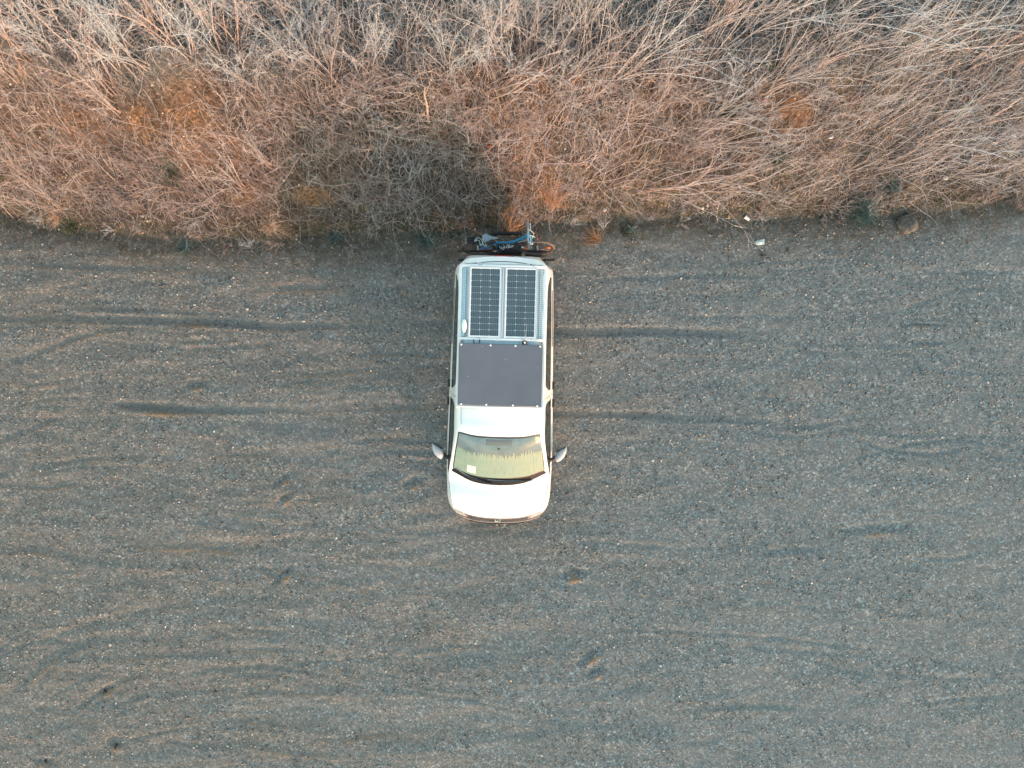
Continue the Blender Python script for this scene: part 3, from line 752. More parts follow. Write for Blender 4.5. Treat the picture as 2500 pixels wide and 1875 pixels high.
# front end: bumper, grille, lights, badge
def across(name, a0, a1, b0, off, mat, parent=van): return double_panel(name, a0, a1, b0, off, mat, parent, 10, 22)
across('bumper', 12.95, 15.0, .9, .018, M['greyplastic'])['label'] = 'grey unpainted front bumper'
gr = across('grille', 12.14, 12.80, 5.0, .006, M['greyplastic'])
across('air_intake', 13.45, 13.85, 5.2, .030, M['black'])
for aa in (12.35, 12.6):
    mb = MB(); mb.tube([S(aa, b, .010, -1) for b in np.linspace(5.25, 7, 16)] + [S(aa, b, .010, 1) for b in np.linspace(6.9, 5.25, 15)], .006, 5); mb.build('grille_bar', M['black'], gr)
for sx in (1, -1):
    hl = panel('headlight', 12.12, 12.82, lambda t: (3.6 - .2 * t, 4.92), M['lens'], .008, sx, van, 8, 8)
bp_ = Vector(S(12.55, 7.0, .012)); 
bdg = MB(); R90 = Euler((math.radians(62), 0, 0)).to_matrix()
bdg.tube([bp_ + R90 @ Vector((.062 * math.cos(t), .062 * math.sin(t), 0)) for t in np.linspace(0, 2 * math.pi, 25)[:-1]], .007, 6, closed=True)
for seg in ([(-.022, .056), (0, .006), (.022, .056)], [(-.052, .03), (-.02, -.05), (0, -.004), (.02, -.05), (.052, .03)]):
    bdg.tube([bp_ + R90 @ Vector((x, y, 0)) for x, y in seg], .006, 5)
bdg.build('badge', M['chrome'], van)
# tailgate: seam, hinges, brake light, rear screen, tail lights, rear bumper
mb = MB(); seam = [S(.93 - .10 * (abs(b - 7) / 2.4) ** 2, b, .001, -1) for b in np.linspace(4.9, 7, 20)] + [S(.93 - .10 * (abs(b - 7) / 2.4) ** 2, b, .001, 1) for b in np.linspace(6.9, 4.9, 19)]
mb.tube(seam, .0065, 6); mb.build('tailgate_seam', M['black'], van)
for sx in (1, -1):
    p = S(1.03, 6.05, .004, sx); mb = MB(); mb.box(p, (.085, .03, .014), bev=.005); mb.build('tailgate_hinge', M['white'], van)
    panel('tail_light', .02, .25, lambda t: (1.6, 2.4), M['redlens'], .006, sx, van, 6, 8)
mb = MB(); mb.box((0, 2.358, 1.838), (.33, .018, .022), bev=.005); mb.build('brake_light', M['redlens'], van)['label'] = 'red high level brake light above the tailgate'
mb = MB(); mb.box((0, 2.385, 1.40), (1.12, .03, .44), (math.radians(6), 0, 0), .012); mb.build('rear_window', M['glass'], van)
across('rear_bumper', 0.0, .9, .3, .02, M['greyplastic']).hide_render = False
bpy.data.objects.remove(bpy.data.objects['rear_bumper'])
mb = MB(); mb.box((0, 2.42, .46), (1.66, .13, .26), bev=.04); mb.build('rear_bumper', M['greyplastic'], van)
# wheels
for sx in (1, -1):
    for wi, (wy, wz) in enumerate(WH):
        steer = math.radians(9) if wi == 1 else 0
        e = MB(); prof = [(.20, -.105), (.31, -.11), (.335, -.085), (.338, 0), (.335, .085), (.31, .11), (.20, .105)]
        e.lathe(prof, axis='X', n=36); ty = e.build('tyre', M['rubber'], van)
        ty.location = (sx * (.832 if wi else .83), wy, wz - .0); ty.rotation_euler = (0, 0, steer)
        r_ = MB(); r_.lathe([(.205, .09 * sx), (.19, .07 * sx), (.12, .05 * sx), (.05, .085 * sx), (0, .085 * sx)], axis='X', n=28)
        r_.build('rim', M['steel'], ty)
        arc = MB(); pts = []
        for t in np.linspace(-.06, math.pi + .06, 26):
            yy, zz = wy + .385 * math.cos(t), wz + .385 * math.sin(t)
            # find skin x at (y,z)
            bb = np.linspace(0, 3, 61); aa = a_at(yy, 1); pp = [S(aa, b) for b in bb]; q = min(pp, key=lambda p: abs(p[2] - zz))
            pts.append((sx * (q[0] + .004), yy, zz))
        arc.tube(pts, .018, 6); arc.build('wheel_arch', M['black'], van)
# door mirrors
def mirror(sx):
    root_y = -1.03
    o = MB()
    # plan outline of the housing (x outwards, y to rear), front is the convex lit side
    out = [(.985, root_y - .07), (1.00, root_y + .035), (1.06, root_y + .085), (1.13, root_y + .125), (1.185, root_y + .15), (1.20, root_y + .12), (1.19, root_y + .04), (1.155, root_y - .04), (1.09, root_y - .105), (1.03, root_y - .13)]
    c = Vector((np.mean([p[0] for p in out]), np.mean([p[1] for p in out]), 0))
    lays = [(1.00, .55), (1.015, .85), (1.06, 1.0), (1.13, 1.0), (1.18, .9), (1.205, .66), (1.212, .3)]
    vs = []
    for z, s in lays:
        for x, y in out: vs.append((sx * (c.x + (x - c.x) * s), c.y + (y - c.y) * s, z))
    n = len(out); F = []
    for l in range(len(lays) - 1):
        for i in range(n):
            j = (i + 1) % n; q = (l * n + i, l * n + j, (l + 1) * n + j, (l + 1) * n + i); F.append(q if sx < 0 else q[::-1])
    F += [tuple(range(n)), tuple(range((len(lays) - 1) * n, len(lays) * n))]
    o.add(vs, F); h = o.build('wing_mirror', M['mirror'], van, True, 50)
    a = MB(); a.tube([(sx * .90, root_y - .10, 1.08), (sx * .96, root_y - .085, 1.08), (sx * 1.02, root_y - .02, 1.085)], [.04, .034, .03], 8); a.build('mirror_arm', M['black'], h)
    g = MB(); ang = math.atan2(.115, .185); g.box((sx * 1.095, root_y + .108, 1.11), (.19, .012, .15), (0, 0, sx * ang), .004); g.build('mirror_glass', M['glass'], h)
M['mirror'] = plain('grey_mirror_plastic', (.46, .45, .47), .45, var=.06, nscale=30)
mirror(1); mirror(-1)

# ------------------------------------------------------------------ roof rack (fixed to the van) and what it carries
RZ = 1.985
def vp(px, py, z):                        # photo pixel at height z -> van-local
    x = (px - 1250) / F_PX * (CAM_H - z); y = (937.5 - py) / F_PX * (CAM_H - z)
    p = van_inv @ Vector((x, y, z)); return p
van_inv = (Matrix.Translation(van.location) @ Matrix.Rotation(van.rotation_euler.z, 4, 'Z')).inverted()
rack = MB()
for sx in (1, -1):
    rack.box((sx * .706, .99, RZ - .055), (.050, 2.40, .06), bev=.008)
for sx in (1, -1):
    for yy in (2.10, .90, -.14, .40, 1.5): rack.box((sx * .690, yy, RZ - .105), (.05, .07, .07), bev=.006)
rk = rack.build('roof_rack', M['alu'], van, True, 30); rk['label'] = 'white aluminium roof rack frame'
for yy, wdt in ((2.165, .040), (.948, .042), (-.178, .03)):
    c_ = MB(); c_.box((0, yy, RZ - .012), (1.40, wdt, .034), bev=.006); c_.build('crossbar', M['alu'], rk)
    if yy > 0:
        for sx in (-.38, .5):
            b_ = MB(); b_.box((sx, yy + .022, RZ + .008), (.05, .03, .014), bev=.004); b_.build('clamp', M['steel'], rk)
g_ = MB()
for yy in (2.165,): g_.tube([(-.66, yy + .034, RZ - .03), (.66, yy + .034, RZ - .03)], .005, 5)
g_.build('bar_slot', M['steel'], rk)
# perforated strips beside the panels
def perf_mat():
    m, nt, b = newmat('perforated_strip'); tc = N(nt, 'ShaderNodeTexCoord'); sp = N(nt, 'ShaderNodeSeparateXYZ'); nt.links.new(tc.outputs['Object'], sp.inputs[0])
    fx = mth(nt, 'ABSOLUTE', mth(nt, 'SUBTRACT', mth(nt, 'FRACT', mth(nt, 'MULTIPLY', sp.outputs[0], 38)), .5))
    fy = mth(nt, 'ABSOLUTE', mth(nt, 'SUBTRACT', mth(nt, 'FRACT', mth(nt, 'MULTIPLY', sp.outputs[1], 30)), .5))
    hole = mth(nt, 'LESS_THAN', mth(nt, 'MAXIMUM', fx, fy), .27)
    nt.links.new(mixc(nt, hole, (.52, .66, .70), (.16, .27, .34)), b.inputs['Base Color']); b.inputs['Roughness'].default_value = .4; return m
M['perf'] = perf_mat()
for sx in (-1, 1):
    s_ = MB(); s_.box((sx * .645, 1.56, RZ - .045), (.055, 1.16, .012)); s_.build('perforated_strip', M['perf'], rk, False)
# two framed solar panels: fixed to rack, each a part
PW, PL = .472, 1.115
M['solar'] = solar_mat(PW, PL, 3, 11)
for cx in (-.290, .302):
    fr = MB(); Wf, Lf = PW + .07, PL + .05; y0 = 1.556
    for sx in (-1, 1): fr.box((cx + sx * (Wf / 2 - .0175), y0, RZ + .0), (.035, Lf, .036), bev=.003)
    for sy in (-1, 1): fr.box((cx, y0 + sy * (Lf / 2 - .0125), RZ + .0), (Wf - .0705, .025, .035), bev=.002)
    f_ = fr.build('solar_panel', M['alu'], van, True, 30)
    f_['label'] = 'framed solar panel on the left half of the rack' if cx < 0 else 'framed solar panel on the right half of the rack'
    c_ = MB(); c_.add([(0, 0, 0), (PW, 0, 0), (PW, PL, 0), (0, PL, 0), (0, 0, -.01), (PW, 0, -.01), (PW, PL, -.01), (0, PL, -.01)],
                      [(0, 1, 2, 3), (7, 6, 5, 4), (0, 4, 5, 1), (1, 5, 6, 2), (2, 6, 7, 3), (3, 7, 4, 0)])
    cc = c_.build('solar_cells', M['solar'], f_, False); cc.location = (cx - PW / 2, y0 - PL / 2, RZ + .013)
    for sx in (-1, 1):
        l_ = MB(); l_.box((cx + sx * (Wf / 2 - .008), y0, RZ + .0195), (.005, Lf - .02, .002)); l_.build('frame_groove', M['steel'], f_, False)
m_ = MB(); m_.box((.006, 1.556, RZ - .018), (.026, 1.15, .03)); m_.build('middle_rail', M['alu'], rk, False)
# ribbed strip of roof sheet between bar and film panel
s_ = MB(); s_.box((0, .90, 1.968), (1.22, .13, .008)); rb = s_.build('ribbed_sheet', M['ribroof'], van, False)
s_ = MB()
for i in range(14): s_.box((-.55 + i * .084, .90, 1.974), (.006, .128, .006))
s_.build('sheet_ribs', M['steel'], rb, False)
# grey film board
bd = MB(); bd.box((-.005, .355, RZ + .022), (1.375, 1.015, .012), bev=.003)
bo = bd.build('film_panel', M['board'], van, True, 30); bo['label'] = 'dark grey flat film panel bolted over the front of the rack'
for yy, xs in ((.852, (-.665, -.18, .235, .645)), (-.135, (-.64, -.225, .215, .62))):
    for x in xs:
        b_ = MB(); b_.lathe([(0, .012), (.011, .010), (.015, .004), (.016, 0)], (x, yy - .008, RZ + .0275), 'Z', 12); b_.build('bolt', M['whiteplastic'], bo)
e_ = MB(); e_.box((-.005, .355, RZ + .012), (1.385, 1.022, .006)); e_.build('panel_edge', M['black'], bo, False)
# antenna, cable loop, oval cover
ab = vp(1281, 836.5, RZ)
a_ = MB(); a_.lathe([(0, .05), (.022, .045), (.036, .028), (.044, 0), (.044, -.02)], (ab.x, ab.y, RZ - .005), 'Z', 20); an = a_.build('antenna', M['black'], van)
w_ = MB(); tip = vp(1286.8, 790, RZ + .22); w_.tube([(ab.x, ab.y, RZ + .04), (ab.x * .5 + tip.x * .5, ab.y * .5 + tip.y * .5, RZ + .15), tuple(tip)], [.004, .0035, .003], 6); w_.build('antenna_whip', M['steel'], an)
w_ = MB(); w_.lathe([(0, .010), (.012, .008), (.016, 0)], (ab.x, ab.y, RZ + .043), 'Z', 12); w_.build('antenna_cap', M['whiteplastic'], an)
c_ = MB(); cp = [vp(1156, 828, RZ), vp(1156.5, 836, RZ), vp(1161, 840, RZ), vp(1167, 840, RZ), vp(1171, 836, RZ), vp(1171, 828, RZ)]
c_.tube([(p.x, p.y, RZ + .005) for p in cp], .006, 6); c_.build('cable', M['black'], van)
ov = vp(1133, 795, RZ + .03); o_ = MB()
vs = []; prof = [(1, 0), (1, .03), (.93, .05), (.7, .065), (.35, .072), (.02, .074)]
for r, z in prof:
    for k in range(24): t = 2 * math.pi * k / 24; vs.append((ov.x + .042 * r * math.cos(t), ov.y + .115 * r * math.sin(t), RZ - .03 + z))
o_.add(vs, [(i * 24 + k, i * 24 + (k + 1) % 24, (i + 1) * 24 + (k + 1) % 24, (i + 1) * 24 + k) for i in range(5) for k in range(24)] + [tuple(5 * 24 + k for k in range(24))])
o_.build('oval_cover', M['whiteplastic'], van)
w_ = MB(); w_.tube([(ov.x, ov.y - .12, RZ), (ov.x - .04, ov.y - .15, RZ + .01), (ov.x - .12, ov.y - .17, RZ)], .004, 5); w_.build('cover_wire', M['cord'], van)

# ------------------------------------------------------------------ bicycle carrier and bicycle
def yb(z): return 2.40 + (z - .6) * .20                 # the leaning plane of the bicycle
carrier = empty('bike_carrier', (-.15, 2.3, 0), 0, label='black tubular bike carrier mounted behind the van', cat='bike carrier')
def rel(pts, o): return [(p[0] - o.location.x, p[1] - o.location.y, p[2] - o.location.z) for p in pts]
c_ = MB()
for yy in (2.30, 2.47): c_.tube(rel([(-1.0, yy, .565), (.80, yy, .565)], carrier), .022, 8)
for xx in (-.62, -.25, .1, .45): c_.tube(rel([(xx, 2.10, .545), (xx, 2.62, .545)], carrier), .016, 8)
c_.tube(rel([(-.15, 2.05, .47), (-.15, 2.5, .50)], carrier), .03, 8)
c_.build('carrier_frame', M['black'], carrier)
c_ = MB(); c_.box(tuple(rel([(-.09, 2.79, .60)], carrier)[0]), (.62, .045, .13), bev=.01); c_.tube(rel([(-.45, 2.62, .56), (.3, 2.62, .56)], carrier), .014, 6)
for xx in (-.3, .1): c_.tube(rel([(xx, 2.6, .55), (xx, 2.78, .58)], carrier), .014, 6)
c_.build('light_board', M['black'], carrier)
for xx in (-.25, .45):
    t_ = MB(); t_.box(tuple(rel([(xx - .0, yb(.6), .59)], carrier)[0]), (.42, .09, .03), bev=.01); t_.build('wheel_tray', M['rubber'], carrier)
u_ = MB(); u_.tube(rel([(-.33, 2.30, .55), (-.33, 2.31, 1.15), (.15, 2.31, 1.2), (.15, 2.30, .55)], carrier), .016, 8); u_.build('upright_hoop', M['black'], carrier)

bike = empty('bicycle', (-.08, 2.375, .6), 0, label='blue step through bicycle strapped upright on the carrier behind the van', cat='bicycle')
bo_ = Vector(bike.location)
def B(x, z, dy=0): return Vector((x, yb(z) + dy, z)) - bo_
def bt(name, pts, r, mat, parent=bike, n=8): 
    m = MB(); m.tube(pts, r, n); return m.build(name, mat, parent)
HUBF, HUBR, R_W = (.458, .905), (-.618, .905), .30
lean = math.atan(.20)
def wheel(hub, label):
    cx, cz = hub; n = 48
    def circ(r, dy=0): return [B(cx + r * math.cos(t), cz + r * math.sin(t) * math.cos(lean), dy) for t in np.linspace(0, 2 * math.pi, n + 1)[:-1]]
    m = MB(); m.tube(circ(R_W - .0), .021, 8, closed=True); w_ = m.build('wheel', M['tyre'], bike); w_['label'] = label
    m = MB(); m.tube(circ(R_W - .028), .010, 6, closed=True); m.build('rim', M['rimgrey'], w_)
    m = MB()
    for k in range(28):
        t = 2 * math.pi * k / 28; s = .022 * (1 if k % 2 else -1)
        m.tube([B(cx, cz, s), B(cx + (R_W - .03) * math.cos(t), cz + (R_W - .03) * math.sin(t) * math.cos(lean))], .0016, 4)
    m.build('spokes', M['rimgrey'], w_); bt('hub', [B(cx, cz, -.045), B(cx, cz, .045)], .02, M['steel'], w_)
    return w_
wf = wheel(HUBF, 'front wheel with dusty tyre and orange reflectors'); wr = wheel(HUBR, 'rear wheel in the shade of the carrier')
for ox, oz in ((.20, .02), (-.22, -.02)):
    m = MB(); m.box(tuple(B(HUBF[0] + ox, HUBF[1] + oz, .0)), (.075, .028, .034), bev=.008); m.build('reflector', M['orange'], wf)
BB = (-.265, .86); SC = (-.262, 1.16); HT = (.275, 1.50); HB = (.335, 1.30)
fr = MB(); fr.tube([B(*SC), B(-.10, 1.155), B(.0, 1.17)], [.018, .020, .023], 10); fr.tube([B(.0, 1.17), B(.14, 1.30), B(.27, 1.47)], [.027, .027, .026], 10)
fr.tube([B(*SC), B(*BB)], .024, 10); fr.tube([B(*BB), B(-.45, .875), B(*HUBR, .04)], [.013, .011, .009], 8); fr.tube([B(*BB), B(-.45, .875), B(*HUBR, -.04)], [.013, .011, .009], 8)
fr.tube([B(-.262, 1.12), B(*HUBR, .035)], .009, 6); fr.tube([B(-.262, 1.12), B(*HUBR, -.035)], .009, 6)
fr.tube([B(HT[0] - .005, HT[1] + .02), B(*HB)], .028, 10); fr.build('frame', M['blue'], bike)
bt('frame_hinge', [B(-.03, 1.165), B(.03, 1.195)], .031, M['blue'])
bt('fork_crown', [B(.33, 1.32), B(.345, 1.24)], .03, M['blue'])
for s in (-.05, .05): bt('fork_blade', [B(.345, 1.25, s * .8), B(.38, 1.15, s), B(HUBF[0], HUBF[1], s)], [.014, .013, .009], M['black'])
bt('seat_post', [B(-.262, 1.14), B(-.30, 1.27), B(-.335, 1.335)], .014, M['steel'])
# saddle
def saddle():
    out = [(.085, -.0), (.086, .012), (.03, .020), (-.03, .030), (-.075, .055), (-.12, .075), (-.165, .070), (-.19, .04), (-.195, 0)]
    out = out + [(x, -y) for x, y in out[::-1][1:-1]]
    z0 = 1.355; c = Vector((-.36, yb(z0), z0)) - bo_; vs = []; lays = [(-.03, .75), (-.012, .97), (.005, 1.0), (.022, .9), (.030, .65), (.033, .25)]
    for z, s in lays:
        for x, y in out:
            dip = .012 * math.cos((x + .05) * 18)
            vs.append((c.x + (x + .06) * (1 - (1 - s) * .35) - .06 * 1 + .03, c.y + y * s, c.z + z + dip))
    n = len(out); F = [(l * n + i, l * n + (i + 1) % n, (l + 1) * n + (i + 1) % n, (l + 1) * n + i) for l in range(len(lays) - 1) for i in range(n)]
    F += [tuple(range(n))[::-1], tuple((len(lays) - 1) * n + i for i in range(n))]
    m = MB(); m.add(vs, F); return m.build('saddle', M['saddle'], bike, True, 60)
sd = saddle()
# stem and handlebar
bt('stem', [B(*HT), B(.275, 1.60)], .017, M['steel'])
bt('handlebar', [B(.285, 1.62, -.30), B(.275, 1.62, -.12), B(.275, 1.60, 0), B(.275, 1.62, .10), B(.268, 1.63, .17)], .012, M['steel'])
hb = bt('grip', [B(.268, 1.63, .07), B(.262, 1.63, .21)], .019, M['greyplastic']); bt('grip', [B(.283, 1.62, -.19), B(.287, 1.62, -.30)], .019, M['greyplastic'])
bt('brake_lever', [B(.29, 1.61, .02), B(.315, 1.60, .06), B(.312, 1.60, .16)], .008, M['chrome']); bt('brake_lever', [B(.29, 1.61, -.06), B(.315, 1.60, -.1), B(.31, 1.60, -.22)], .008, M['chrome'])
m = MB(); m.box(tuple(B(.295, 1.53, -.005)), (.05, .05, .035), bev=.01); m.build('stem_clamp', M['blue'], bike)
for pts in ([B(.31, 1.60, .04), B(.38, 1.55, .0), B(.36, 1.35, .03), B(.35, 1.2, .02)], [B(.31, 1.60, -.05), B(.40, 1.52, -.05), B(.33, 1.25, .03), B(.1, 1.1, .02)]): bt('brake_cable', pts, .0045, M['cord'], n=5)
# head lamp, front brake, mudguard stay
m = MB(); m.tube([B(.30, 1.23, -.03), B(.37, 1.22, -.045)], [.026, .03], 14); m.build('head_lamp', M['whiteplastic'], bike)
m = MB()
for s in (-1, 1): m.tube([B(.35 + .01 * s, 1.19, .05 * s - .06), B(.34, 1.10, .055 * s - .06), B(.33, 1.02, .03 * s - .06)], .009, 6)
m.tube([B(.31, 1.10, -.06), B(.36, 1.10, -.06)], .008, 6); m.build('front_brake', M['chrome'], bike)
# luggage carrier over the rear wheel
m = MB()
for s in (-.055, 0, .055): m.tube([B(-.33, 1.245, s), B(-.80, 1.265, s)], .006, 6)
for x in (-.42, -.55, -.68): m.tube([B(x, 1.25, -.06), B(x, 1.25, .06)], .005, 6)
for s in (-.06, .06): m.tube([B(-.70, 1.25, s), B(HUBR[0], HUBR[1], s)], .005, 6)
m.build('luggage_carrier', M['black'], bike)
m = MB(); m.box(tuple(B(-.63, 1.235, 0)), (.30, .115, .012), bev=.003); m.build('mudguard', M['black'], bike)
m = MB(); m.box(tuple(B(-.815, 1.25, 0)), (.022, .13, .05), bev=.006); m.build('rear_reflector', M['greyplastic'], bike)
# chain set, pedals
m = MB(); m.lathe([(.03, -.006), (.09, -.004), (.092, .004), (.03, .006)], tuple(B(*BB, -.05)), 'Y', 28); m.build('chainring', M['steel'], bike)
bt('crank', [B(BB[0], BB[1], .06), B(BB[0] - .16, BB[1] + .03, .075)], .011, M['steel']); bt('crank', [B(BB[0], BB[1], -.06), B(BB[0] + .16, BB[1] - .03, -.075)], .011, M['steel'])
m = MB(); m.box(tuple(B(-.43, .90, .15)), (.095, .06, .03), bev=.008); m.build('pedal', M['saddle'], bike)
m = MB(); m.box(tuple(B(-.10, .83, -.12)), (.09, .06, .03), bev=.008); m.build('pedal', M['saddle'], bike)
bt('chain', [B(BB[0], BB[1] + .09, -.05), B(HUBR[0], HUBR[1] + .035, -.05)], .006, M['redlens']); bt('chain', [B(BB[0], BB[1] - .09, -.05), B(HUBR[0], HUBR[1] - .035, -.05)], .006, M['black'])
# bungee cord on the luggage carrier
cord_px = [(1159,588),(1163,582),(1170,581),(1176,586),(1178,593),(1183,600),(1187,599),(1184,592),(1180,590),(1176,598),(1172,596),(1171,589),(1166,586),(1161,589)]
z_ = 1.30; pts = [Vector(((x - 1250) / F_PX * (CAM_H - z_), (937.5 - y) / F_PX * (CAM_H - z_), z_ + .01 * math.sin(i * 1.7))) for i, (x, y) in enumerate(cord_px)]
cb = empty('bungee_cord', pts[0], 0, label='pale bungee cord coiled on the luggage carrier behind the saddle', cat='cord')
def cr(P, k=5):
    out = []
    for i in range(len(P) - 1):
        p0, p1, p2, p3 = P[max(i - 1, 0)], P[i], P[i + 1], P[min(i + 2, len(P) - 1)]
        for s in range(k):
            t = s / k; out.append(.5 * ((2 * p1) + (-p0 + p2) * t + (2 * p0 - 5 * p1 + 4 * p2 - p3) * t * t + (-p0 + 3 * p1 - 3 * p2 + p3) * t ** 3))
    return out + [P[-1]]
m = MB(); m.tube([p - pts[0] for p in cr(pts)], .0055, 5); m.build('cord', M['cord'], cb)
m = MB(); m.tube([p - pts[0] for p in (pts[-1], pts[-1] + Vector((-.02, .01, 0)))], .009, 6); m.build('hook', M['steel'], cb)
# black bag hanging in the frame with white marks
bag = empty('frame_bag', (-.03, 2.42, .95), 0, label='black bag with white lettering wedged between seat tube and front wheel', cat='bag')
m = MB()
vs = []; lays = [(-.28, .85), (-.24, 1.0), (.05, 1.04), (.10, .96), (.125, .7)]; out = [(-.20, -.075), (.0, -.085), (.19, -.07), (.215, 0), (.19, .055), (.0, .07), (-.20, .06), (-.215, 0)]
for z, s in lays:
    for x, y in out: vs.append((x * s, y * s + z * .2 + .004 * math.sin(x * 40), z + .012 * math.sin(x * 23 + y * 9)))
m.add(vs, [(l * 8 + i, l * 8 + (i + 1) % 8, (l + 1) * 8 + (i + 1) % 8, (l + 1) * 8 + i) for l in range(4) for i in range(8)] + [tuple(range(7, -1, -1)), tuple(32 + i for i in range(8))])
m.build('bag_body', M['black'], bag, True, 40)
def mark(pxs, r=.0042):
    z = 1.085; P = [Vector(((x - 1250) / F_PX * (CAM_H - z) + .03, (937.5 - y) / F_PX * (CAM_H - z) - 2.42, z - .95)) for x, y in pxs]
    m.tube(cr(P, 4), r, 5)
def c1(x, y): return 1020 + x * .1808, 520 + y * .1808
m = MB()
for L in ([(1105,440),(1108,465),(1130,480),(1155,490),(1168,470),(1165,440),(1150,432)], [(1130,455),(1150,470),(1165,462)],
          [(1188,470),(1200,445),(1215,425),(1232,450),(1228,470),(1190,470)], [(1205,455),(1240,450)], [(1240,425),(1225,475)], [(1235,465),(1262,462),(1288,448),(1285,438),(1258,445),(1240,470)]):
    mark([c1(x, y) for x, y in L])
m.build('white_lettering', M['whiteplastic'], bag)
m = MB(); m.box((.215, .02, .14), (.05, .035, .03), (0, .3, .3), .008); m.build('buckle', M['steel'], bag)

# ------------------------------------------------------------------ bare shrubs on the embankment
def strands(paths, radii, tips, sides=3):
    """paths (n,m,3), radii (n,m) -> verts, quads, tip attribute"""
    n, m_, _ = paths.shape
    T = np.gradient(paths, axis=1); T /= np.linalg.norm(T, axis=2, keepdims=True) + 1e-9
    ref = np.where(np.abs(T[..., 2:3]) < .9, np.array([0, 0, 1.]), np.array([1., 0, 0]))
    A = np.cross(T, ref); A /= np.linalg.norm(A, axis=2, keepdims=True) + 1e-9; Bv = np.cross(A, T)
    an = 2 * np.pi * np.arange(sides) / sides
    ring = paths[:, :, None, :] + radii[:, :, None, None] * (A[:, :, None, :] * np.cos(an)[None, None, :, None] + Bv[:, :, None, :] * np.sin(an)[None, None, :, None])
    Vv = ring.reshape(-1, 3); base = (np.arange(n) * m_ * sides)[:, None, None]
    i = np.arange(m_ - 1)[None, :, None] * sides; k = np.arange(sides)[None, None, :]; k2 = (k + 1) % sides
    F = np.stack([base + i + k, base + i + k2, base + i + sides + k2, base + i + sides + k], -1).reshape(-1, 4)
    return Vv, F, np.repeat(tips.reshape(-1), sides)
def shrub_mesh(seed, style):
    r = np.random.default_rng(seed)
    # local frame: leans towards +X
    P = dict(upright=(9, 1.55, .30, .32, .06, 17), combed=(13, 1.75, .92, .30, .07, 8), tangle=(13, 1.2, .55, .65, .20, 8), wispy=(13, .75, .60, .5, .12, 14), arch=(10, 1.4, .75, .45, .13, 10))[style]
    ns, L, leanv, spread, curl, ntw = P
    m_ = 9; t = np.linspace(0, 1, m_)
    paths = []; rad = []; tip = []
    for s in range(ns):
        a = r.normal(0, spread); ln = leanv + r.normal(0, .16)
        d = np.array([math.sin(ln) * math.cos(a), math.sin(ln) * math.sin(a) + r.normal(0, spread * .25), math.cos(ln)])
        if style == 'tangle': d += r.normal(0, .38, 3) * np.array([1, 1, .3])
        d /= np.linalg.norm(d); ll = L * r.uniform(.55, 1.2)
        p = np.zeros((m_, 3)); p[0] = np.append(r.normal(0, .07, 2), -.05); dd = d.copy(); w_ = r.normal(0, 1, 3) * curl
        for i in range(1, m_):
            w_ = w_ * .7 + r.normal(0, 1, 3) * curl * .9
            dd = dd + w_ * np.array([1, 1, .5]); dd[2] -= (.035 if style in ('combed', 'arch') else .02) + (.05 if style == 'tangle' and i > 4 else 0)
            dd /= np.linalg.norm(dd); p[i] = p[i - 1] + dd * ll / (m_ - 1)
        r0 = r.uniform(.0055, .0105) * (.8 if style == 'wispy' else 1)
        paths.append(p); rad.append(r0 * (1 - .72 * t)); tip.append(t)
        for q in range(ntw):
            u = r.uniform(.25, 1.0) ** .75; f = u * (m_ - 1); i0 = min(int(f), m_ - 2); b0 = p[i0] + (p[i0 + 1] - p[i0]) * (f - i0)
            td = (p[i0 + 1] - p[i0]); td /= np.linalg.norm(td); o = r.normal(0, 1, 3); o -= td * (o @ td); o /= np.linalg.norm(o)
            td = td * r.uniform(.55, 1.1) + o * r.uniform(.35, .8); tl = ll * r.uniform(.10, .30) * (1.15 - .5 * u)
            pp = np.zeros((m_, 3)); pp[0] = b0; ww = np.zeros(3)
            for i in range(1, m_):
                ww = ww * .6 + r.normal(0, .10 + curl * .6, 3); td = td + ww; td /= np.linalg.norm(td); pp[i] = pp[i - 1] + td * tl / (m_ - 1)
            paths.append(pp[::2].repeat(1, 0) if False else pp); rad.append(np.full(m_, .0030) * (1 - .45 * t) * (.8 + .4 * r.random())); tip.append(np.full(m_, .75) + .25 * t)
    Vv, F, A = strands(np.array(paths), np.array(rad), np.array(tip))
    me = fast_mesh('bare_shrub', Vv, F, None, True)
    at = me.attributes.new('tip', 'FLOAT', 'POINT'); at.data.foreach_set('value', A.astype(np.float32)); return me
MESHES = {}
for style, mats in (('upright', ('twig_pale', 'twig_grey', 'twig_frost')), ('combed', ('twig_grey', 'twig_pale', 'twig_frost')), ('tangle', ('twig_brown', 'twig_grey', 'twig_pale')), ('wispy', ('twig_pale', 'twig_brown', 'twig_grey', 'twig_frost')), ('arch', ('twig_brown', 'twig_pale'))):
    for mt in mats:
        for k in range(4):
            me = shrub_mesh(hash((len(style), k, len(mt))) % 9999 + k * 31, style); me.materials.append(M[mt]); MESHES.setdefault((style, mt), []).append(me)
def in_bare(x, y):
    for (cx, cy, rx, ry) in BARE:
        if ((x - cx) / rx) ** 2 + ((y - cy) / ry) ** 2 < 1: return True
    return False
BARE = []
for px, py, rx, ry in SOIL[:6] + [SOIL[9]]:
    x, y, z = at_px(px, py); BARE.append((x, y, rx * .62, ry * .62))
n_shrub = 0
PLACED = []
def put_shrub(px, py, style, mt, lean_deg, look, group, scl):
    global n_shrub
    x, y, z = at_px(px, py)
    if in_bare(x, y): return
    me = random.choice(MESHES[(style, mt)])
    o = bpy.data.objects.new('bare_shrub', me); COL.objects.link(o)
    o.location = (x, y, z); o.rotation_euler = (random.gauss(0, .08), random.gauss(0, .08), math.radians(lean_deg + random.gauss(0, 16)))
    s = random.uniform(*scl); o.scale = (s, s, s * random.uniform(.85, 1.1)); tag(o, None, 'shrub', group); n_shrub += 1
    PLACED.append((o, px, py, look))
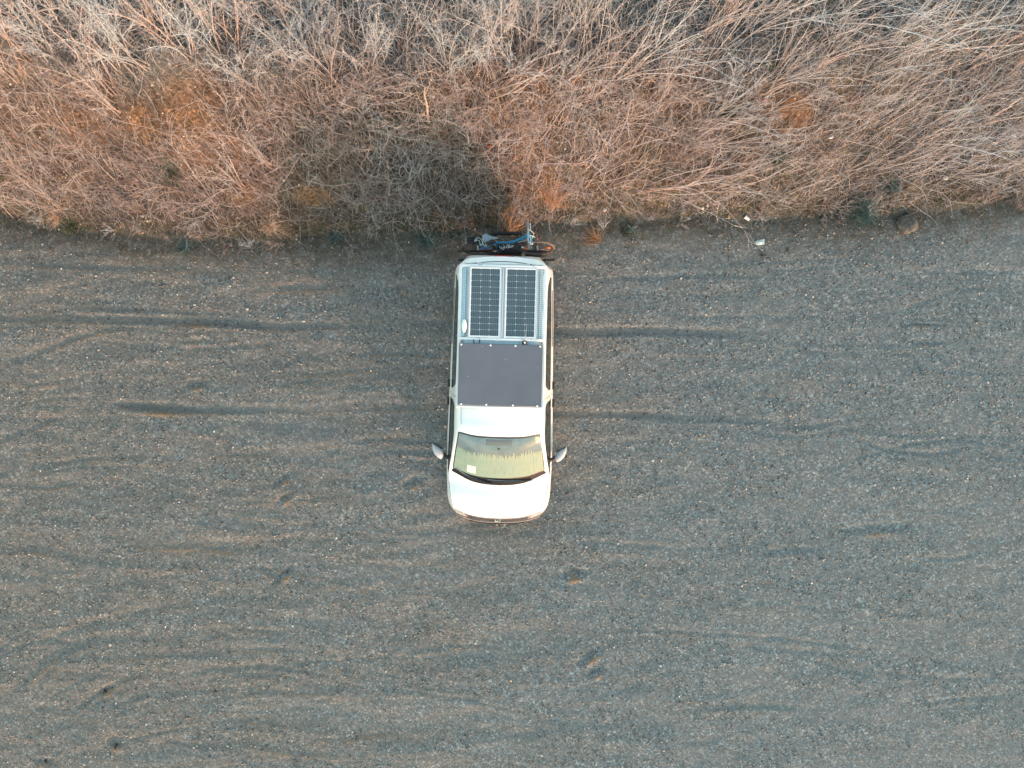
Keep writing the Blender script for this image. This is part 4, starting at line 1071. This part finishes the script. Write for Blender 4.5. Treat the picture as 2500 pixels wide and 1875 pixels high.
COLS = ['in the far left corner', 'left of the orange earth', 'above the orange earth', 'left of the shadow', 'over the shadow', 'above the van',
        'right of the van', 'above the paper scrap', 'above the lumpy rock', 'at the far right end']
def label_shrubs():
    cells = {}
    for t in PLACED:
        o, px, py, look = t; row = 'on the crest' if py < 110 else 'under the crest' if py < 215 else 'on the upper slope' if py < 320 else 'on the lower slope' if py < 430 else 'at the slope foot'
        cells.setdefault((look, row, min(9, max(0, int(px / 250)))), []).append(t)
    words = ['', 'second', 'third', 'fourth', 'fifth', 'sixth', 'seventh', 'eighth', 'ninth', 'tenth', 'eleventh', 'twelfth']
    for (look, row, c), L in cells.items():
        L.sort(key=lambda t: t[1]); n = len(L)
        for i, t in enumerate(L):
            rk_ = '' if n == 1 else 'leftmost ' if i == 0 else 'rightmost ' if i == n - 1 else words[i] + ' from left, ' 
            t[0]['label'] = rk_ + look + ' ' + row + ' ' + COLS[c]
def region(n, x0, x1, y0, y1, styles, lean_, look, group, scl=(.75, 1.2)):
    k = 0; tries = 0; loc = []
    while k < n and tries < n * 60:
        tries += 1
        px, py = random.uniform(x0, x1), random.uniform(y0, y1)
        best = min([math.hypot(px - a, (py - b)) for a, b in loc] or [999])
        if best < .62 * math.sqrt((x1 - x0) * (y1 - y0) / n): continue
        loc.append((px, py)); stl, mt = random.choice(styles)
        put_shrub(px, py, stl, mt, lean_(px, py) if callable(lean_) else lean_, look, group, scl); k += 1
region(34, -60, 760, 30, 190, [('upright', 'twig_pale'), ('upright', 'twig_frost'), ('upright', 'twig_frost'), ('wispy', 'twig_frost')], lambda x, y: 118 if random.random() < .65 else 60,
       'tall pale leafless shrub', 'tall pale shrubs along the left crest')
region(30, 740, 1500, 20, 200, [('upright', 'twig_frost'), ('upright', 'twig_grey'), ('arch', 'twig_pale'), ('wispy', 'twig_frost')], lambda x, y: 92 if x < 1250 else 60,
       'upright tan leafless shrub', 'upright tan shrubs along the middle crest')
region(26, 1500, 2560, 0, 190, [('combed', 'twig_frost'), ('combed', 'twig_pale'), ('wispy', 'twig_frost'), ('tangle', 'twig_grey')], lambda x, y: 40,
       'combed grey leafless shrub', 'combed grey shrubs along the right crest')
region(58, -60, 740, 215, 520, [('upright', 'twig_pale'), ('arch', 'twig_pale'), ('combed', 'twig_pale'), ('wispy', 'twig_brown'), ('wispy', 'twig_pale')], lambda x, y: 126,
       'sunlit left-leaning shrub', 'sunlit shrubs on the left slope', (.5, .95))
region(50, 720, 1240, 200, 500, [('tangle', 'twig_brown'), ('tangle', 'twig_grey'), ('arch', 'twig_brown'), ('tangle', 'twig_brown')], lambda x, y: 100 + random.uniform(-70, 70),  # mostly brown stems, picked darker here to deepen the van's shadow
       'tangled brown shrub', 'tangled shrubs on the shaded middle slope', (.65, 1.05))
region(44, 1200, 1700, 180, 480, [('tangle', 'twig_brown'), ('tangle', 'twig_pale'), ('arch', 'twig_pale'), ('combed', 'twig_pale')], lambda x, y: 40 + random.uniform(-50, 60),
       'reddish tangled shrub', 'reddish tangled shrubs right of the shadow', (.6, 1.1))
region(50, 1640, 2560, 170, 470, [('combed', 'twig_grey'), ('combed', 'twig_grey'), ('combed', 'twig_frost'), ('wispy', 'twig_grey')], lambda x, y: 30,  # blue-grey stem colours here also stand in for the weaker sun
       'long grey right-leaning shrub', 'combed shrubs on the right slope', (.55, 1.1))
for _k in range(44):
    _x = random.uniform(-9.9, 9.9); _y = edge_y(_x) + random.gauss(.12, .16); _z = hz(_x, _y)
    if -1.4 < _x < 1.1 and _y < 3.0: continue
    put_shrub(1250 + _x * F_PX / (CAM_H - _z), 937.5 - _y * F_PX / (CAM_H - _z), 'wispy', random.choice(['twig_brown', 'twig_grey', 'twig_frost']), random.uniform(0, 360),
              'low wispy dead weed', 'low dead weeds along the gravel edge', (.22, .5))
region(26, 0, 2540, 478, 520, [('wispy', 'twig_brown'), ('wispy', 'twig_grey'), ('wispy', 'twig_pale')], lambda x, y: 90 + random.uniform(-60, 60),
       'low wispy dead plant', 'low dead plants along the foot of the embankment', (.3, .6))
label_shrubs(); print('shrubs', n_shrub)

# ------------------------------------------------------------------ undergrowth: fine dead twigs, dry grass (uncountable)
def blades(name, n, reg, ln, rad, mat, label, cat, flat=.35, keep=None, dirf=None, seed=3, curl=.25, m_=5):
    r = np.random.default_rng(seed)
    xs = r.uniform(reg[0], reg[1], n); ys = r.uniform(reg[2], reg[3], n)
    if keep is not None:
        k = keep(xs, ys, r); xs, ys = xs[k], ys[k]; n = len(xs)
    zs = height(xs, ys)
    az = r.uniform(0, 2 * np.pi, n)
    if dirf is not None: az = np.where(r.random(n) < .6, dirf(xs, ys) + r.normal(0, .45, n), az)
    el = np.abs(r.normal(flat, .35, n)) + .08; L = ln[0] + (ln[1] - ln[0]) * r.random(n) ** 1.8
    D = np.stack([np.cos(az) * np.cos(el), np.sin(az) * np.cos(el), np.sin(el)], 1)
    # follow the slope: add gradient
    e = .05; gxx = (height(xs + e, ys) - height(xs - e, ys)) / (2 * e); gyy = (height(xs, ys + e) - height(xs, ys - e)) / (2 * e)
    D[:, 2] += D[:, 0] * gxx + D[:, 1] * gyy; D /= np.linalg.norm(D, axis=1, keepdims=True)
    P = np.zeros((n, m_, 3)); P[:, 0] = np.stack([xs, ys, zs + .004], 1); W_ = np.zeros((n, 3))
    for i in range(1, m_):
        W_ = W_ * .6 + r.normal(0, curl, (n, 3)); D = D + W_ * [1, 1, .4]; D[:, 2] -= .05; D /= np.linalg.norm(D, axis=1, keepdims=True)
        P[:, i] = P[:, i - 1] + D * (L / (m_ - 1))[:, None]
    P[:, :, 2] = np.maximum(P[:, :, 2], height(P[:, :, 0].ravel(), P[:, :, 1].ravel()).reshape(n, m_) + .006)
    R = (rad[0] + (rad[1] - rad[0]) * r.random(n))[:, None] * (1 - .6 * np.linspace(0, 1, m_))[None]
    Vv, F, A = strands(P, R, np.repeat(r.random(n)[:, None], m_, 1))
    me = fast_mesh(name, Vv, F, mat, False); at = me.attributes.new('rnd', 'FLOAT', 'POINT'); at.data.foreach_set('value', A.astype(np.float32))
    o = bpy.data.objects.new(name, me); COL.objects.link(o); return tag(o, label, cat, kind='stuff')
M['litter'] = blade_mat('dead_twigs', [(0, (.05, .036, .03)), (.4, (.13, .092, .078)), (.75, (.29, .23, .215)), (1, (.52, .48, .46))])
M['litter2'] = blade_mat('pale_twigs', [(0, (.20, .16, .14)), (.4, (.34, .30, .285)), (1, (.56, .55, .56))])
M['greylitter'] = blade_mat('grey_twigs', [(0, (.07, .085, .09)), (.4, (.17, .20, .21)), (.75, (.32, .36, .38)), (1, (.50, .52, .52))])
M['green'] = blade_mat('winter_green', [(0, (.03, .045, .025)), (.5, (.06, .085, .045)), (.85, (.11, .13, .085)), (1, (.22, .21, .15))])
bareA = np.array(BARE)
def soil_at(x, y):
    m_ = np.zeros(x.shape)
    for cx, cy, rx, ry in BARE: m_ = np.maximum(m_, 1 - sstep(.75, 1.25, np.hypot((x - cx) / rx, (y - cy) / ry)))
    return m_
def lean_field(x, y): return np.radians(np.interp(x, [-10, -4, -1, 1, 4, 10], [128, 118, 95, 70, 40, 25]))
blades('dead_undergrowth', 70000, (-10.6, 10.6, 2.7, 6.6), (.06, .42), (.0017, .0038), M['litter'], 'fine dead brown twigs and stalks matted over the slope', 'undergrowth', .35,
       lambda x, y, r: (y > edge_y(x) + .05) & (r.random(len(x)) < (.30 + .9 * vnoise(x * 1.3, y * 1.3, 91)) * (1 - .93 * soil_at(x, y)) * (1 - .75 * sstep(2.3, 2.9, y - edge_y(x)))), lean_field, 3)
blades('tangled_twigs', 15000, (-10.8, 10.8, 3.0, 6.9), (.30, 1.05), (.0026, .0046), M['litter2'], 'long thin pale twigs lying tangled among the shrubs', 'twigs', .45,
       lambda x, y, r: (y > edge_y(x) + .15) & (r.random(len(x)) < (.25 + .9 * vnoise(x * .9, y * .9, 191)) * (1 - .85 * soil_at(x, y))), lean_field, 14, .2, 7)
blades('frosty_undergrowth', 42000, (-10.8, 10.8, 3.0, 7.4), (.06, .40), (.0018, .004), M['greylitter'], 'fine grey frosted twigs and grass on the embankment crest and right slope', 'undergrowth', .45,
       lambda x, y, r: (y > edge_y(x) + .3) & (r.random(len(x)) < np.clip(sstep(1.9, 2.6, y - edge_y(x)) * 1.3 + .55 * sstep(3, 8, x) + .10, 0, 1) * (1 - .9 * soil_at(x, y))), lean_field, 4)
blades('verge_grass', 26000, (-10.6, 10.6, 2.2, 4.2), (.03, .16), (.0015, .0035), M['green'], 'short dark green winter grass along the gravel edge', 'grass', .6,
       lambda x, y, r: r.random(len(x)) < np.exp(-((y - edge_y(x) - .08 + .2 * fbm(x * 1.5, y * 1.5, 93, 2)) / .26) ** 2) * (.25 + vnoise(x * 1.8, y * 2.5, 95) + .35 * sstep(3, 8, x)), None, 5)
blades('verge_litter', 26000, (-10.6, 10.6, 2.2, 4.2), (.04, .22), (.0015, .003), M['litter'], 'dry straw litter scattered along the gravel edge', 'straw litter', .15,
       lambda x, y, r: r.random(len(x)) < np.exp(-((y - edge_y(x) + .02) / .45) ** 2) * (.3 + .9 * vnoise(x * 1.2, y * 2.5, 97)), None, 6)

# ------------------------------------------------------------------ single plants, stones and litter one can point at
def tuft(name, px, py, n, ln, rad, mat, label, cat, lean_deg=None, spread=.5, el=(.5, .3), seed=0, curl=.1):
    r = np.random.default_rng(seed + 100); x, y, z = at_px(px, py); m_ = 6
    az = r.uniform(0, 2 * np.pi, n) if lean_deg is None else r.normal(math.radians(lean_deg), spread, n)
    e_ = np.clip(r.normal(el[0], el[1], n), .05, 1.5); L = ln * r.uniform(.4, 1.1, n)
    D = np.stack([np.cos(az) * np.cos(e_), np.sin(az) * np.cos(e_), np.sin(e_)], 1); P = np.zeros((n, m_, 3)); P[:, 0, :2] = r.normal(0, ln * .10, (n, 2))
    P[:, 0, 2] = height(x + P[:, 0, 0], y + P[:, 0, 1]) - z
    for i in range(1, m_):
        D = D + r.normal(0, curl, (n, 3)); D[:, 2] -= .06; D /= np.linalg.norm(D, axis=1, keepdims=True); P[:, i] = P[:, i - 1] + D * (L / (m_ - 1))[:, None]
    P[:, :, 2] = np.maximum(P[:, :, 2], height((x + P[:, :, 0]).ravel(), (y + P[:, :, 1]).ravel()).reshape(n, m_) - z + .005)
    Vv, F, A = strands(P, np.full((n, m_), rad) * (1 - .6 * np.linspace(0, 1, m_))[None], np.repeat(r.random(n)[:, None], m_, 1))
    me = fast_mesh(name, Vv, F, mat); at = me.attributes.new('rnd', 'FLOAT', 'POINT'); at.data.foreach_set('value', A.astype(np.float32))
    o = bpy.data.objects.new(name, me); COL.objects.link(o); o.location = (x, y, z); return tag(o, label, cat)
M['straw'] = blade_mat('orange_straw', [(0, (.30, .14, .06)), (.5, (.48, .25, .12)), (1, (.62, .42, .26))])
M['palestraw'] = blade_mat('pale_straw', [(0, (.36, .24, .15)), (.6, (.55, .40, .28)), (1, (.66, .56, .46))])
M['teal'] = blade_mat('grey_green_leaf', [(0, (.05, .085, .075)), (.6, (.10, .16, .14)), (1, (.22, .30, .28))])
tuft('straw_tuft', 1238, 560, 110, .62, .0035, M['straw'], 'orange dry straw tuft fanning up just above the bicycle', 'straw tuft', 62, .42, (.35, .2), 1)
tuft('straw_tuft', 1462, 583, 70, .42, .003, M['straw'], 'flat orange straw tuft on the gravel edge right of the bicycle', 'straw tuft', 150, .6, (.15, .1), 2)
tuft('straw_tuft', 662, 556, 150, .24, .003, M['palestraw'], 'round pale straw tuft at the slope foot left of the van', 'straw tuft', None, .5, (.6, .3), 3)
tuft('straw_tuft', 140, 532, 120, .24, .003, M['palestraw'], 'small pale straw tuft at the foot of the far left slope', 'straw tuft', None, .5, (.6, .3), 4)
tuft('straw_tuft', 1345, 500, 150, .55, .003, M['straw'], 'bushy orange dead grass low on the slope right of the straw fan', 'straw tuft', 70, .7, (.5, .25), 5)
tuft('green_plant', 1872, 163, 90, .22, .007, M['green'], 'dark green rosette high among grey stems, uppermost of two near each other', 'plant', None, .5, (.5, .3), 6)
tuft('green_plant', 1776, 279, 90, .22, .007, M['green'], 'dark green rosette in bare soil, lower left of the taller pair', 'plant', None, .5, (.5, .3), 7)
tuft('green_plant', 2081, 123, 60, .18, .006, M['green'], 'small green plant near the crest at the right', 'plant', None, .5, (.5, .3), 8)
tuft('green_plant', 1890, 392, 240, .34, .005, M['green'], 'broad green grassy clump halfway down the right slope', 'plant', 40, 1.2, (.5, .3), 9)
tuft('green_plant', 2171, 452, 150, .24, .008, M['teal'], 'blue green leafy plant low on the right slope', 'plant', None, .5, (.5, .3), 10)
tuft('green_plant', 2105, 515, 420, .40, .004, M['teal'], 'spreading grey green clump at the gravel edge beside the lumpy rock', 'plant', None, .5, (.4, .3), 11)
tuft('green_plant', 1527, 566, 60, .15, .007, M['green'], 'small green rosette on the gravel edge right of the van', 'plant', None, .5, (.5, .3), 12)
tuft('grey_plant', 1540, 562, 40, .16, .008, M['teal'], 'pale blue grey spiky plant beside a small green rosette', 'plant', None, .5, (.7, .3), 13)
tuft('grey_plant', 1043, 590, 120, .24, .005, M['teal'], 'grey green star shaped weed left of the bicycle rear wheel', 'plant', None, .5, (.4, .2), 14)
tuft('grey_plant', 820, 578, 80, .20, .005, M['teal'], 'grey green weed at the slope foot, well left of the van', 'plant', None, .5, (.4, .2), 15)
tuft('green_plant', 175, 553, 170, .24, .005, M['green'], 'dark green clump at the far left gravel edge', 'plant', None, .5, (.5, .3), 16)
tuft('green_plant', 420, 425, 130, .3, .005, M['green'], 'dull green patch halfway up the left slope', 'plant', None, .5, (.5, .3), 17)
tuft('grey_plant', 455, 605, 120, .22, .004, M['teal'], 'flat grey green weed on the gravel edge at the left', 'plant', None, .5, (.3, .2), 18)

def rock(px, py, sx, sy, sz, mat, label, name='stone', seed=0, rot=0, sink=.25, cat='stone'):
    r = np.random.default_rng(seed + 500); x, y, z = at_px(px, py); k_ = .72 if seed > 1 else 1; sx, sy, sz = sx * k_, sy * k_, sz * k_; nu, nv = 20, 12; vs = []
    for j in range(nv + 1):
        th = math.pi * j / nv
        for i in range(nu):
            ph = 2 * math.pi * i / nu; d = np.array([math.sin(th) * math.cos(ph), math.sin(th) * math.sin(ph), math.cos(th)])
            k = 1 + .22 * float(fbm(np.array([d[0] * 1.3 + seed]), np.array([d[1] * 1.3 + d[2] * 2]), seed, 3)[0]) + .07 * r.normal() * math.sin(th)
            p = np.sign(d) * np.abs(d) ** .85 * k
            vs.append((p[0] * sx / 2, p[1] * sy / 2, p[2] * sz / 2))
    F = [(j * nu + i, (j + 1) * nu + i, (j + 1) * nu + (i + 1) % nu, j * nu + (i + 1) % nu) for j in range(nv) for i in range(nu)]
    o = link_mesh(name, vs, F, mat, None, True); o.location = (x, y, z + sz * (.5 - sink)); o.rotation_euler = (random.uniform(-.15, .15), random.uniform(-.15, .15), rot)
    return tag(o, label, cat)
M['rock'] = plain('lumpy_rock', (.10, .09, .075), .85, var=.55, nscale=16, bump=1)
M['pale_stone'] = plain('pale_stone', (.36, .36, .34), .7, var=.15, nscale=12, bump=.4)
M['ochre_stone'] = plain('ochre_stone', (.34, .22, .12), .8, var=.2, nscale=12, bump=.4)
M['white_stone'] = plain('white_stone', (.50, .53, .52), .6, var=.1, nscale=12, bump=.3)
rock(2211, 549, .37, .36, .15, M['rock'], 'large lumpy brown rock where gravel meets the right slope', 'rock', 1, .5, cat='rock')
rock(2028, 334, .11, .11, .08, M['white_stone'], 'round white stone in the middle of the right slope', seed=2)
rock(2321, 344, .12, .13, .09, M['white_stone'], 'largest cream stone of the group on the far right slope', seed=3)
rock(2355, 353, .09, .10, .07, M['pale_stone'], 'smaller grey stone just right of the largest cream stone', seed=4)
rock(2376, 366, .14, .11, .08, M['ochre_stone'], 'flat brown stone at the right end of the far right stone group', seed=5)
rock(2383, 127, .08, .08, .07, M['white_stone'], 'white stone near the crest at the far right', seed=6)
rock(2363, 118, .08, .12, .07, M['ochre_stone'], 'tan upright stone left of the white stone near the crest', seed=7)
rock(2307, 435, .13, .11, .07, M['white_stone'], 'pale bluish stone low on the far right slope', seed=8)
rock(1715, 508, .08, .08, .06, M['white_stone'], 'white pebble stone at the slope foot, left one of a touching pair', seed=9)
rock(1727, 502, .06, .06, .05, M['white_stone'], 'small white pebble stone at the slope foot, right one of a touching pair', seed=10)
rock(1476, 512, .12, .10, .07, M['pale_stone'], 'pale stone in dead leaves at the slope foot right of the van', seed=11)
rock(334, 478, .13, .09, .06, M['ochre_stone'], 'cream oval stone on the lower left slope', seed=12)
rock(348, 528, .10, .07, .05, M['pale_stone'], 'small flat pale stone below the cream oval stone', seed=13)
rock(1062, 420, .07, .10, .05, M['ochre_stone'], 'yellowish flat stone in the shaded middle slope', seed=14)
rock(523, 1053, .06, .06, .04, M['white_stone'], 'white round stone on open gravel below the deep rut', seed=15)
rock(741, 784, .11, .06, .05, M['pale_stone'], 'grey oblong stone lying in the upper left tyre track', seed=16)
rock(604, 754, .07, .08, .05, M['pale_stone'], 'grey stone just above the upper left tyre track', seed=17)
rock(475, 744, .08, .04, .03, M['white_stone'], 'thin white chip on gravel above the upper left track', seed=18)
rock(1594, 1124, .06, .06, .04, M['white_stone'], 'white stone on gravel right of the van nose', seed=19)
rock(1718, 1063, .07, .07, .05, M['ochre_stone'], 'orange brown stone just below the lower right track', seed=20)
rock(269, 1574, .07, .08, .04, M['pale_stone'], 'pale stone in the lower left gravel', seed=21)
rock(1161, 1570, .06, .06, .04, M['white_stone'], 'white stone on gravel far below the van nose', seed=22)
rock(1612, 1625, .05, .06, .04, M['white_stone'], 'white stone in the lower right gravel beside a scrape', seed=23)
rock(1573, 1453, .06, .05, .04, M['ochre_stone'], 'orange stone on gravel below and right of the van', seed=24)
rock(785, 1165, .05, .05, .03, M['pale_stone'], 'small pale stone left of the van front wheel', seed=25)
# crumpled paper
def crumple(px, py, sx, sy, label, seed, mat, name='paper_scrap', cat='litter'):
    r = np.random.default_rng(seed); x, y, z = at_px(px, py); n = 13; vs = []
    for j in range(n):
        for i in range(n):
            u, v = i / (n - 1) - .5, j / (n - 1) - .5; k = 1 + .16 * math.sin(3 * math.atan2(v, u + .1) + seed) * math.hypot(u, v)
            vs.append((u * sx * k, v * sy * k + u * .03, .018 + .035 * r.random() * (1 - 1.6 * max(abs(u), abs(v)))))
    t = MB(); top = vs; bot = [(a, b, c - .006) for a, b, c in vs]; F = []
    for j in range(n - 1):
        for i in range(n - 1): q = (j * n + i, j * n + i + 1, (j + 1) * n + i + 1, (j + 1) * n + i); F += [q, tuple(k + n * n for k in q[::-1])]
    ring = [i for i in range(n)] + [j * n + n - 1 for j in range(1, n)] + [(n - 1) * n + i for i in range(n - 2, -1, -1)] + [j * n for j in range(n - 2, 0, -1)]
    for a in range(len(ring)): p, q = ring[a], ring[(a + 1) % len(ring)]; F.append((p, q, q + n * n, p + n * n))
    t.add(top + bot, F); o = t.build(name, mat, None, False); o.location = (x, y, z); return tag(o, label, cat)
M['litterwhite'] = plain('white_litter', (.50, .60, .60), .6, var=.08, nscale=20)
crumple(1855, 592, .17, .095, 'crumpled pale paper scrap lying on the gravel right of the van', 5, M['litterwhite'])
crumple(1195, 357, .08, .06, 'upper left of two orange rags in the branches above the van', 6, plain('orange_rag', (.42, .13, .07), .8), 'orange_rag')
crumple(1259, 382, .08, .06, 'lower right of two orange rags in the branches above the van', 7, bpy.data.materials['orange_rag'], 'orange_rag')
crumple(1867, 246, .09, .04, 'small red scrap caught in the right slope', 8, plain('red_scrap', (.6, .10, .10), .7), 'red_scrap')
# white cup on its side
x, y, z = at_px(1823, 534); cup = empty('plastic_cup', (x, y, z), .9, label='small white plastic cup on its side at the slope foot', cat='cup')
m = MB(); m.lathe([(.0, -.05), (.026, -.05), (.037, .05), (.033, .05), (.023, -.044), (0, -.044)], (0, 0, .036), 'Y', 20); m.build('cup_wall', M['whiteplastic'], cup)
m = MB(); m.tube([(.037 * math.cos(t), .05, .036 + .037 * math.sin(t)) for t in np.linspace(0, 6.283, 21)[:-1]], .003, 6, closed=True); m.build('rim', M['whiteplastic'], cup)
# leaning pale dead trunk
x, y, z = at_px(1046, 300)
m = MB(); m.tube([(0, 0, -.1), (.02, .03, .3), (.05, .05, .6), (.045, .10, .95), (.08, .13, 1.2)], [.022, .02, .018, .014, .005], 8)
m.tube([(.045, .10, .9), (.14, .2, 1.1), (.2, .22, 1.35)], [.008, .006, .004], 5); m.tube([(.05, .05, .6), (-.06, .1, .75), (-.1, .22, .95)], [.008, .006, .004], 5)
o = m.build('dead_sapling', M['darkwood']); o.location = (x, y, z); tag(o, 'short pale dead sapling stump in the shaded middle slope', 'sapling')
# dark dead weeds pressed into the gravel
M['darkweed'] = blade_mat('dark_weed', [(0, (.05, .045, .038)), (1, (.11, .10, .08))])
for px, py, L, lb in ((1860, 622, .16, 'dark dead weed below the paper scrap'), (1922, 610, .12, 'dark dead weed right of the paper scrap'), (283, 1820, .17, 'dark spiky weed in the bottom left gravel'),
                      (258, 1685, .14, 'dark weed in the lower left gravel, above the spiky one'), (112, 1858, .12, 'small dark weed near the bottom left corner'), (526, 1687, .12, 'small dark weed beside a white chip in the lower left gravel')):
    tuft('dead_weed', px, py, 40, L * .5, .0022, M['darkweed'], lb, 'weed', None, .5, (.45, .3), int(px), .35)
